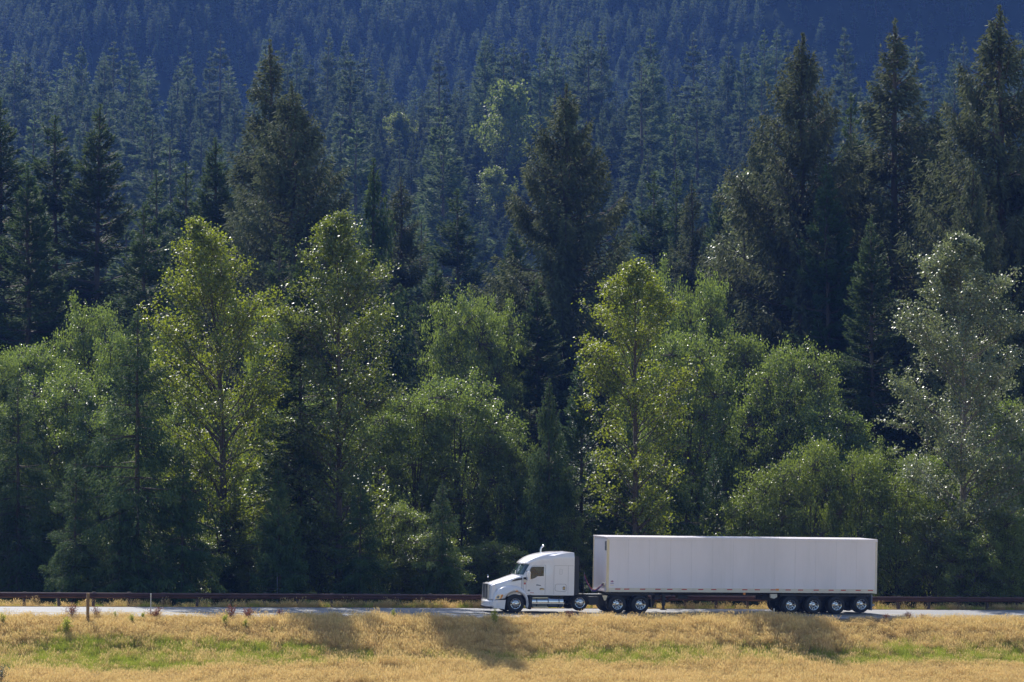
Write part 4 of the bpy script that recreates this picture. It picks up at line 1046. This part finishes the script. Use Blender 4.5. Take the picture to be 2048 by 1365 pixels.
# pale tree glinting through the broad spruce
own_bl('cottonwood_tree', 1488, 350, 240, [(350, 15), (400, 35), (470, 55), (560, 65), (650, 65), (760, 50)], 105, 'cotton_pale', 'palebark',
       'pale glinting cottonwood half hidden by the broad tall spruce', base=.4, nprim=50, nleaf=15000, ls=.2, lw=.15, el0=30, el1=62, clump=.27, r0=.01, sub=5, gap=.2)
SHR = [
 (0, 1620, 882, 192, 1.25, 'largest yellow green shrub behind the middle of the trailer'),
 (1, 1540, 925, 191, 1.2, 'yellow green shrub left of the largest one behind the trailer'),
 (0, 1715, 905, 191, 1.15, 'yellow green shrub above the rear wheels of the trailer'),
 (1, 1790, 945, 190, 1.2, 'leafy shrub just right of the trailer end'),
 (0, 1870, 1000, 188, 1.3, 'low shrub right of the trailer behind the guardrail'),
 (1, 2020, 1010, 187, 1.3, 'low shrub at the right edge behind the guardrail'),
 (1, 1485, 985, 190, 1.2, 'small shrub at the left end of the row behind the trailer'),
 (0, 1950, 1060, 185.5, 1.3, 'lowest shrub behind the guardrail under the silvery cottonwood'),
 (1, 790, 1000, 187, 1.2, 'bright leaved shrub in a sun gap right of the second cottonwood trunk'),
 (0, 960, 1090, 190, 1.15, 'low shrub in shade behind the truck hood'),
 (1, 640, 1030, 185, 1.2, 'low shrub in shade at the foot of the second cottonwood'),
 (1, 310, 1050, 183, 1.25, 'low dark shrub behind the guardrail left of the cottonwood trunk'),
 (0, 1120, 1010, 189, 1.1, 'dark shrub behind the truck sleeper'),
 (1, 430, 1060, 183.5, 1.2, 'low shrub at the foot of the yellow green cottonwood'),
 (0, 200, 1065, 182, 1.2, 'low shade shrub behind the guardrail left of the wooden post'),
 (1, 850, 1060, 184.5, 1.2, 'low dark shrub behind the guardrail left of the truck'),
 (0, 540, 1075, 183, 1.15, 'low shrub beside the thin utility pole'),
 (1, 1000, 1080, 186.5, 1.2, 'low shrub directly behind the truck bumper'),
]
for k, px, ty, Y, wd, lab in SHR: bl(SH[k], 8.0, (4.2, 3.4)[k], 'leafy_shrub', px, ty, Y - (3 if px < 1000 else 0), wd * 62, lab, 'shrub')

# ------------------------------------------------------------------ forest on the hill
M['maple'] = leafmat('maple_leaf', (.05, .08, .02), (.09, .135, .035), (.17, .20, .045), rough=.6, spec=.4, transl=.4, tcol=(.26, .32, .05))
HB = bl_meshes('hill_maple', M['maple'], M['bark'], 301, 18, [(a, b * 5.5) for a, b in RND], base=.2, nprim=40, nleaf=4500, ls=.6, lw=.45, el0=25, el1=70, clump=.6, stems=2, sub=4, r0=.012)
MAPLES = []
for px, ty, Y, hh, wd, lab in [(1005, 165, 640, 20, .8, 'bright yellow green maple standing out among the hillside conifers'),
                           (800, 226, 655, 9, 1.2, 'pale rounded maple on the hillside, left one of a pair'),
                           (855, 232, 640, 8, 1.3, 'pale rounded maple on the hillside, right one of a pair'),
                           (995, 335, 520, 9, 1.2, 'pale low maple on the hillside behind the centre spruce tip')]:
    x = (px - 1024) / FPX * Y; z = CAM_Z + (838 - ty) / FPX * Y - hh
    g = float(terrain(x, Y))
    # move along the line up the slope until the tree stands on the ground
    best = min(np.arange(380, 1000, 4), key=lambda yy: abs(float(terrain((px - 1024) / FPX * yy, yy)) + hh * 1.1 - (CAM_Z + (838 - ty) / FPX * yy)))
    Y = float(best); x = (px - 1024) / FPX * Y; g = float(terrain(x, Y)); hh = CAM_Z + (838 - ty) / FPX * Y - g
    MAPLES.append((x, Y, 5.5 * hh / 18 * wd)); r = empty('maple_tree', (x, Y, g), (0, 0, px)); s = hh / 18; r.scale = (s * wd, s * wd, s); tag(r, lab, 'tree'); link('crown', HB[0], r); link('trunk', HB[1], r)

rs = np.random.RandomState(5)
def scatter(y0, y1, spacing, half=.19):
    """jittered grid over the hillside, limited to what the camera and its neighbours could see"""
    out = []; y = y0
    while y < y1:
        wv = half * y + 25; n = int(2 * wv / spacing)
        xs = -wv + (np.arange(n) + rs.rand(n)) * spacing
        ys = y + rs.rand(n) * spacing
        out.append(np.stack([xs, ys], 1)); y += spacing * .95
    return np.concatenate(out)
P1 = scatter(330, 960, 11.5); P2 = scatter(960, 1620, 7.0)
def heights(P):
    n = len(P); h = 15 + 24 * rs.rand(n) ** 1.3 + 4 * wob(P[:, 0], P[:, 1], .02, 21)
    return np.clip(h, 12, 40)
h1 = heights(P1); h2 = heights(P2) * .64; h1 = h1 * np.interp(P1[:, 1], [500, 750], [1, .82])
# thinner stand in places, so that dark gaps open between the crowns
keep1 = rs.rand(len(P1)) < np.clip(.78 + .25 * wob(P1[:, 0], P1[:, 1], .016, 31), .2, 1)
keep2 = rs.rand(len(P2)) < np.clip(.62 + .42 * wob(P2[:, 0] * .8 + P2[:, 1] * .25, P2[:, 1] * .9, .011, 32) - 1.1 * np.exp(-((P2[:, 1] - 1110 - .25 * (300 - P2[:, 0])) / 45) ** 2) * (P2[:, 0] > 10), np.where(P2[:, 1] > 1170, .5, .03), 1)
for k_, (P, h) in enumerate(((P1, h1), (P2, h2))): pass
P1, h1 = P1[keep1], h1[keep1]; P2, h2 = P2[keep2], h2[keep2]
# open view to the maples: only low conifers right in front of them
def clear(P):
    k = np.ones(len(P), bool)
    for mx, my, mr in MAPLES: k &= ~((np.abs(P[:, 0] / P[:, 1] - mx / my) < (mr + 3) / my) & (P[:, 1] < my + 2) & (P[:, 1] > my - 140))
    return k
h1 = np.where(clear(P1), h1, np.minimum(h1 * .5, 13))
z1 = terrain(P1[:, 0], P1[:, 1]); z2 = terrain(P2[:, 0], P2[:, 1])
# the 300 that show largest: near ones, inside the frame and tall enough to clear the dark conifers in front
pxs = P1[:, 0] / P1[:, 1] * FPX + 1024; tops = 838 - (z1 + h1 - CAM_Z) / P1[:, 1] * FPX
cut = np.interp(pxs, [0, 250, 300, 450, 520, 660, 740, 830, 980, 1080, 1180, 1250, 1450, 1500, 1700, 1760, 1850, 2048], [230, 240, 330, 320, 150, 330, 380, 400, 380, 230, 230, 400, 400, 130, 200, 150, 230, 60])
vis = (pxs > -10) & (pxs < 2058) & (tops < cut + 25)
order = np.argsort(np.where(vis, P1[:, 1], 1e9))[:300]
sel = np.zeros(len(P1), bool); sel[order] = True; sel &= vis
kinds = ['mid_a', 'mid_b', 'mid_c', 'mid_d']
for i in np.where(sel)[0]:
    c, t, _ = SP[kinds[rs.randint(4)]]
    place_tree(None, 'hillside_conifer', c, t, P1[i, 0], P1[i, 1], z1[i] - .3, h1[i], h1[i] * rs.uniform(1.0, 1.4), rs.rand() * 6.28,
               'blue green conifer among its neighbours on the nearer hazy hillside', 'conifer', 'conifers on the nearer hazy hillside', .02)

def merged_proto(name, data, mats):
    V, F, tint, tv, tf = data
    VV = np.concatenate([V, tv]); FF = np.concatenate([F, tf + len(V)])
    mi = np.concatenate([np.zeros(len(F)), np.ones(len(tf))]); tt = np.concatenate([tint, np.zeros(len(tf))])
    me = npmesh(name, VV, FF, mats, mi, attrs={'tint': ('FACE', tt)})
    return bpy.data.objects.new(name, me)           # a source mesh only; its copies are drawn by the stuff object

def stuff_instances(name, label, cat, pts, rotz, scl, idx, protos, tiltv=None):
    """one object that plants a mesh on each of its points"""
    me = bpy.data.meshes.new(name); n = len(pts)
    me.vertices.add(n); me.vertices.foreach_set('co', np.asarray(pts, np.float32).ravel())
    rot = np.zeros((n, 3), np.float32); rot[:, 2] = rotz
    if tiltv is not None: rot[:, :2] = tiltv
    a = me.attributes.new('rot', 'FLOAT_VECTOR', 'POINT'); a.data.foreach_set('vector', rot.ravel())
    a = me.attributes.new('scl', 'FLOAT_VECTOR', 'POINT'); a.data.foreach_set('vector', np.asarray(scl, np.float32).ravel())
    a = me.attributes.new('idx', 'INT', 'POINT'); a.data.foreach_set('value', np.asarray(idx, np.int32))
    o = link(name, me); tag(o, label, cat, kind='stuff')
    ng = bpy.data.node_groups.new(name + '_planting', 'GeometryNodeTree')
    ng.interface.new_socket('Geometry', in_out='INPUT', socket_type='NodeSocketGeometry')
    ng.interface.new_socket('Geometry', in_out='OUTPUT', socket_type='NodeSocketGeometry')
    N = ng.nodes; Lk = ng.links
    gi = N.new('NodeGroupInput'); go = N.new('NodeGroupOutput')
    iop = N.new('GeometryNodeInstanceOnPoints'); g2i = N.new('GeometryNodeGeometryToInstance')
    for p in reversed(protos):
        oi = N.new('GeometryNodeObjectInfo'); oi.inputs['Object'].default_value = p; oi.transform_space = 'ORIGINAL'
        Lk.new(oi.outputs['Geometry'], g2i.inputs[0])
    def attr(nm, ty):
        x = N.new('GeometryNodeInputNamedAttribute'); x.data_type = ty; x.inputs[0].default_value = nm; return x.outputs[0]
    Lk.new(gi.outputs[0], iop.inputs['Points']); Lk.new(g2i.outputs[0], iop.inputs['Instance'])
    iop.inputs['Pick Instance'].default_value = True
    Lk.new(attr('idx', 'INT'), iop.inputs['Instance Index']); Lk.new(attr('rot', 'FLOAT_VECTOR'), iop.inputs['Rotation']); Lk.new(attr('scl', 'FLOAT_VECTOR'), iop.inputs['Scale'])
    Lk.new(iop.outputs[0], go.inputs[0])
    md = o.modifiers.new('planting', 'NODES'); md.node_group = ng
    return o
mid_protos = [merged_proto('hill_tree_source', SP[k][2], [M['farfir'], M['bark']]) for k in kinds]
far_protos = [merged_proto('far_tree_source', conifer_data(seed=60 + i, Rb=rb, nbr=90, nk=3600, kl=.030, kw=.0105, up0=45, up1=-5, sag=.3, tip=.3, droop=.4, power=pw, hang=.3, lat=.36, irr=.12, limbs=False, tsides=4, fuzz=.6, whorl=.7), [M['farfir'], M['bark']])
              for i, (rb, pw) in enumerate(((.14, .6), (.12, .5), (.17, .65), (.11, .5)))]
rest = ~sel
P3 = np.concatenate([scatter(345, 960, 5.5), scatter(960, 1560, 5.0)]); k3 = rs.rand(len(P3)) < .9; P3 = P3[k3]
z3 = terrain(P3[:, 0], P3[:, 1]); h3 = rs.uniform(4, 11, len(P3)) * np.where(clear(P3), 1, .6) * np.where(P3[:, 1] > 1150, 1.5, 1)
A = np.concatenate([P1[rest], P2, P3]); ZA = np.concatenate([z1[rest], z2, z3]); HA = np.concatenate([h1[rest], h2, h3])
near_ = A[:, 1] < 800
idx = rs.randint(0, 4, len(A)) + np.where(near_, 0, 4)
wv = HA * rs.uniform(1.0, 1.4, len(A)) * np.where(HA < 12, 1.6, 1.0)
stuff_instances('forest', 'hazy blue conifer forest covering the far mountainside', 'forest', np.column_stack([A, ZA - .3]), rs.rand(len(A)) * 6.28,
                np.column_stack([wv, wv, HA]), idx, mid_protos + far_protos)
print('hill trees', len(A), 'individual', int(sel.sum()))

# ------------------------------------------------------------------ grass
def grass_proto(name, mat, seed, n, rad, h0, h1, wid, bend, head=0.0):
    r_ = np.random.RandomState(seed); V = []; F = []; T = []
    for i in range(n):
        a = r_.rand() * 6.28; d = rad * math.sqrt(r_.rand()); p = np.array([math.cos(a) * d, math.sin(a) * d, -.03])
        h = r_.uniform(h0, h1); b = r_.rand() * 6.28; bn = bend * h * r_.uniform(.2, 1.2); ax = r_.rand() * 6.28
        dx = np.array([math.cos(b), math.sin(b), 0]); sx = np.array([math.cos(ax), math.sin(ax), 0]) * wid * r_.uniform(.7, 1.3)
        m_ = p + dx * bn * .35 + np.array([0, 0, h * .6]); e = p + dx * bn + np.array([0, 0, h])
        k = len(V); V += [p - sx * .6, p + sx * .6, m_ + sx * .5, m_ - sx * .5, e + sx * .12, e - sx * .12]; F += [[k, k + 1, k + 2, k + 3], [k + 3, k + 2, k + 4, k + 5]]
        t = r_.rand() * .7; T += [t * .8, t]
        if r_.rand() < head:
            k = len(V); s2 = np.array([math.cos(ax), math.sin(ax), 0]) * wid * 1.6; dn = e + dx * .05 + np.array([0, 0, .05]); mm = (e + dn) / 2 - np.array([0, 0, .03])
            V += [e - np.array([0, 0, .09]), mm + s2, dn, mm - s2]; F += [[k, k + 1, k + 2, k + 3]]; T += [.75 + .25 * r_.rand()]
    me = npmesh(name, np.array(V), np.array(F), [mat], attrs={'tint': ('FACE', np.array(T))})
    return bpy.data.objects.new(name, me)
dry = [grass_proto('dry_tuft_source', M['drygrass'], 400 + i, 80, .34, .15, [.44, .56, .36, .66][i], .0065, .45, .65) for i in range(4)]
grn = [grass_proto('green_tuft_source', M['greengrass'], 420 + i, 75, .32, .15, [.36, .50, .32][i], .010, .5) for i in range(3)]
def tufts(n, u0, u1, v0, v1, seed):
    r_ = np.random.RandomState(seed); u = r_.uniform(u0, u1, n); v = r_.uniform(v0, v1, n); x, y = uv2xy(u, v); return x, y, u, v, r_
x, y, u, v, r_ = tufts(40000, -46, 52, -20, -5.3, 1)
green_f = .5 * wob(u, v * 2.2, .12, 61) + 1.5 * np.exp(-((v + 10.9) / 2.2) ** 2) - .5 + .75 * sm(6, 22, u) + .12 * (1 - sm(-34, -24, u))
d = -v - 5.25
dens = np.where(d < 1.0, .22 + .5 * d, 1.0) * np.where(wob(x, y, .35, 62) > 1.6, .3, 1)
k = (r_.rand(len(x)) < dens) & ~((green_f > .9) & (d > 3) & (r_.rand(len(x)) < .8))
hs = (.55 + .6 * r_.rand(len(x))) * (1 + .18 * wob(x, y, .5, 63)) * np.where(d < 1.5, .7, 1.0)
xx, yy = x[k], y[k]
stuff_instances('dry_grass', 'dry golden grass on the bank and field in front of the road', 'grass', np.column_stack([xx, yy, terrain(xx, yy)]), r_.rand(k.sum()) * 6.28,
                np.column_stack([np.ones(k.sum()), np.ones(k.sum()), np.clip(hs[k], .3, 1.6)]), r_.randint(0, 4, k.sum()), dry)
x, y, u, v, r_ = tufts(26000, -46, 52, -20, -6.5, 2)
green_f = .5 * wob(u, v * 2.2, .12, 61) + 1.5 * np.exp(-((v + 10.9) / 2.2) ** 2) - .5 + .75 * sm(6, 22, u) + .12 * (1 - sm(-34, -24, u)); d = -v - 5.25
k = (green_f > .55 + .5 * r_.rand(len(x))) & (d > 2.5) & (r_.rand(len(x)) < .75)
xx, yy = x[k], y[k]
stuff_instances('green_grass', 'fresh green grass in patches between the dry grass', 'grass', np.column_stack([xx, yy, terrain(xx, yy)]), r_.rand(k.sum()) * 6.28,
                np.column_stack([np.ones(k.sum()), np.ones(k.sum()), .7 + .6 * r_.rand(k.sum())]), r_.randint(0, 3, k.sum()), grn)
x, y, u, v, r_ = tufts(7000, -60, 62, 4.0, 8.5, 3)
k = (r_.rand(len(x)) < np.clip(.55 + .4 * wob(x, y, .3, 66), .1, 1))
xx, yy = x[k], y[k]; n_ = int(k.sum())
stuff_instances('verge_grass', 'dry and green verge grass under the guardrail', 'grass', np.column_stack([xx, yy, terrain(xx, yy)]), r_.rand(n_) * 6.28,
                np.column_stack([np.ones(n_), np.ones(n_), .5 + .5 * r_.rand(n_)]), np.where(r_.rand(n_) < .65, r_.randint(0, 4, n_), 4 + r_.randint(0, 3, n_)), dry + grn)

# ------------------------------------------------------------------ posts, stakes, small plants
def gpt(px, row):
    """where the line of sight through a pixel meets the terrain"""
    for Y in np.arange(140, 178, .05):
        x = (px - 1024) / FPX * Y; z = CAM_Z + (838 - row) / FPX * Y
        if float(terrain(x, Y)) >= z: return x, float(Y), float(terrain(x, Y))
    Y = 165.; x = (px - 1024) / FPX * Y; return x, Y, float(terrain(x, Y))
def vpt(px, v):
    """point of the terrain in column px at the distance v from the road's centre line"""
    ys = np.arange(140, 200, .05); xs = (px - 1024) / FPX * ys; vv = xy2uv(xs, ys)[1]; i = int(np.argmin(abs(vv - v)))
    return float(xs[i]), float(ys[i]), float(terrain(xs[i], ys[i]))
x, y, z = vpt(177, -6.6)
b = MB(); b.box(-.075, .075, -.07, .07, -.3, 1.55, ch=.012); b.box(-.07, .07, -.074, -.065, 1.3, 1.36)
o = b.build('wooden_post', M['wood']); o.location = (x, y, z); o.rotation_euler = (0, R(.6), .3); tag(o, 'weathered wooden post standing in the grass at the left', 'post')
for px, v, h, lab in [(303, -5.7, 1.28, 'thin pale metal stake beside the red brown twigs at the left'), (1547, -5.9, .66, 'short white marker stake in front of the trailer wheels')]:
    x, y, z = vpt(px, v); b = MB(); b.box(-.022, .022, -.008, .008, -.2, h); b.box(-.03, .03, -.012, -.009, h - .12, h - .01)
    o = b.build('marker_stake', M['galv']); o.location = (x, y, z); o.rotation_euler = (0, 0, .2); tag(o, lab, 'stake')
# utility riser pole behind the guardrail
Y = 176.5; x, g, h = at_px(560, Y, 1085)
t = empty('utility_pole', (x, Y, g)); tag(t, 'thin grey utility pole with a conduit rising behind the guardrail', 'pole')
b = MB(); b.tube([(.03, 0, -.4), (.03, 0, h)], [.06, .05], 10); b.build('pole', M['post'], t, smooth=True)
b = MB(); b.tube([(-.13, -.05, -.2), (-.13, -.05, h * .83), (-.08, -.05, h * .87), (.0, -.03, h * .87)], .03, 8); b.box(-.18, -.04, -.10, -.02, 0, .55); b.build('conduit', M['grey'], t, smooth=True)
for kk, (zz, x0) in enumerate(((h * .985, -20), (h * .93, -20))):
    b = MB(); b.tube([(x0 * (1 - q) + .03 * q, 0, zz + 1.2 * (1 - q) ** 2 - .6 * math.sin(math.pi * q) * .5) for q in np.linspace(0, 1, 14)], .012, 4); b.build('wire', M['black'], t)

# saplings and dead twiggy plants on the bank
def twig_plant(seed, h, spread, n, mat, leaves=None, nl=0, ls=.06):
    r2 = np.random.RandomState(seed); paths = []; P = []
    for i in range(n):
        a = r2.rand() * 6.28; s = spread * r2.rand(); hh = h * r2.uniform(.55, 1)
        t = np.linspace(0, 1, 5); pts = np.stack([np.cos(a) * s * t ** 1.3 + r2.randn(5) * .02 * t, np.sin(a) * s * t ** 1.3 + r2.randn(5) * .02 * t, hh * t - .05], 1)
        paths.append((pts, .011 * (1 - t * .7)))
        for j in range(6):
            q = .25 + .7 * r2.rand(); p = np.array([np.interp(q, t, pts[:, k]) for k in range(3)]); e = p + np.array([r2.randn() * .10, r2.randn() * .10, .08 + .10 * r2.rand()]) * (h + .4)
            paths.append((np.stack([p, (p + e) / 2 + r2.randn(3) * .01, e]), np.array([.007, .006, .004]))); P += [p, (p + e) / 2, e]
    tv, tf = tubes(paths, 4); P = np.array(P)
    out = [npmesh('stems', tv, tf, [mat])]
    if leaves:
        ii = r2.randint(0, len(P), nl); Q = P[ii] + r2.randn(nl, 3) * .05; D = r2.randn(nl, 3); D /= np.linalg.norm(D, axis=1, keepdims=True)
        V = kites(Q, D, r2.randn(nl, 3), ls * r2.uniform(.6, 1.3, nl), ls * .6 * r2.uniform(.6, 1.3, nl))
        out.append(npmesh('leaves', V, np.arange(nl * 4).reshape(-1, 4), [leaves], attrs={'tint': ('FACE', r2.rand(nl))}))
    return out
M['redleaf'] = leafmat('withered_red_leaves', (.12, .03, .02), (.22, .07, .04), (.32, .12, .05), rough=.6, spec=.2, transl=.3, tcol=(.4, .12, .05))
M['whiteleaf'] = leafmat('grey_green_leaves', (.06, .09, .05), (.10, .14, .08), (.18, .22, .14), rough=.35, spec=1.0, transl=.25)
dead = [twig_plant(500 + i, 1.0, .5, 12, M['deadtwig'], M['redleaf'], 420, .055) for i in range(3)]
live = [twig_plant(510 + i, 1.0, .28, 8, M['bark'], M['greengrass'], 900, .075) for i in range(2)]
SM = [
 ('d', 145, -5.7, 1.15, 1.1, 'reddish dead twiggy bush left of the wooden post'),
 ('d', 195, -5.8, 1.0, .8, 'reddish dead twiggy bush right of the wooden post'),
 ('d', 312, -6.0, 1.05, 1.2, 'reddish dead twiggy bush at the foot of the thin metal stake'),
 ('d', 462, -5.9, 1.15, 1.0, 'reddish dead bush by the road edge before the tree shadow'),
 ('d', 497, -5.9, 1.0, 1.3, 'darker dead bush at the start of the tree shadow'),
 ('d', 560, -5.8, .8, .8, 'sparse red twigs at the road edge in the tree shadow'),
 ('d', 1140, -5.8, .7, 1.2, 'low red brown weeds in front of the tractor wheels'),
 ('d', 1815, -5.7, .75, 1.2, 'red brown weeds right of the trailer shadow'),
 ('d', 1770, -5.8, .6, 1.0, 'low dead weeds at the tip of the trailer shadow'),
 ('d', 1845, -5.8, .6, .9, 'sparse red weeds farthest right on the road edge'),
 ('g', 134, -8.0, 1.25, .9, 'bright green sapling on the bank below the wooden post'),
 ('g', 265, -6.9, .8, 1.0, 'small round green bush on the bank at the left'),
 ('g', 232, -6.0, .6, .6, 'tiny yellow green shoot at the road edge at the left'),
 ('g', 288, -6.2, .7, .6, 'yellow green shoot beside the dead bush and metal stake'),
 ('g', 452, -7.2, 1.2, .5, 'spindly green sapling below the dead bushes'),
 ('g', 492, -7.6, .9, .7, 'leafy green sapling beside the spindly one'),
 ('g', 6, -7.0, 1.0, .8, 'yellow green sapling cut by the left edge'),
 ('g', 545, -8.2, .7, .6, 'small green shoot inside the tree shadow'),
 ('g', 788, -6.0, .8, .6, 'green shoot at the road edge in the dappled shade'),
 ('g', 990, -6.8, 1.25, .7, 'yellow green sapling in front of the truck bumper'),
 ('g', 1642, -8.6, .6, .5, 'small green sprout below the trailer wheels'),
 ('g', 610, -10.6, .5, 1.0, 'low green weed on the field below the tree shadow'),
]
for kk, px, v, h, wd, lab in SM:
    x, y, z = vpt(px, v); ms = (dead if kk == 'd' else live); ms = ms[rng.randrange(len(ms))]
    r = empty('dead_bush' if kk == 'd' else 'sapling', (x, y, z), (0, 0, rng.uniform(0, 6.28))); r.scale = (h * wd * .8, h * wd * .8, h * .72); tag(r, lab, 'bush' if kk == 'd' else 'sapling')
    link('stems', ms[0], r); link('leaves', ms[1], r)
x, y, z = gpt(4, 1385)
ms = twig_plant(530, 1.6, .3, 5, M['bark'], M['whiteleaf'], 260, .09)
r = empty('sapling', (x, y, z)); tag(r, 'small grey green sapling with glossy leaves in the lower left corner', 'sapling'); link('stems', ms[0], r); link('leaves', ms[1], r)

# ------------------------------------------------------------------ air
b = MB(); b.box(-900, 900, -60, 2200, -12, 520)
hz = b.build('haze', []); tag(hz, 'thin blue haze filling the valley', 'haze', kind='stuff')
hm = bpy.data.materials.new('valley_haze'); hm.use_nodes = True; n = hm.node_tree; n.nodes.remove(n.nodes['Principled BSDF'])
pv = n.nodes.new('ShaderNodeVolumePrincipled'); pv.inputs['Color'].default_value = (.16, .34, 1.0, 1); pv.inputs['Density'].default_value = .000108
pv.inputs['Anisotropy'].default_value = 0.2
n.links.new(pv.outputs[0], n.nodes['Material Output'].inputs['Volume'])
hz.data.materials.append(hm)
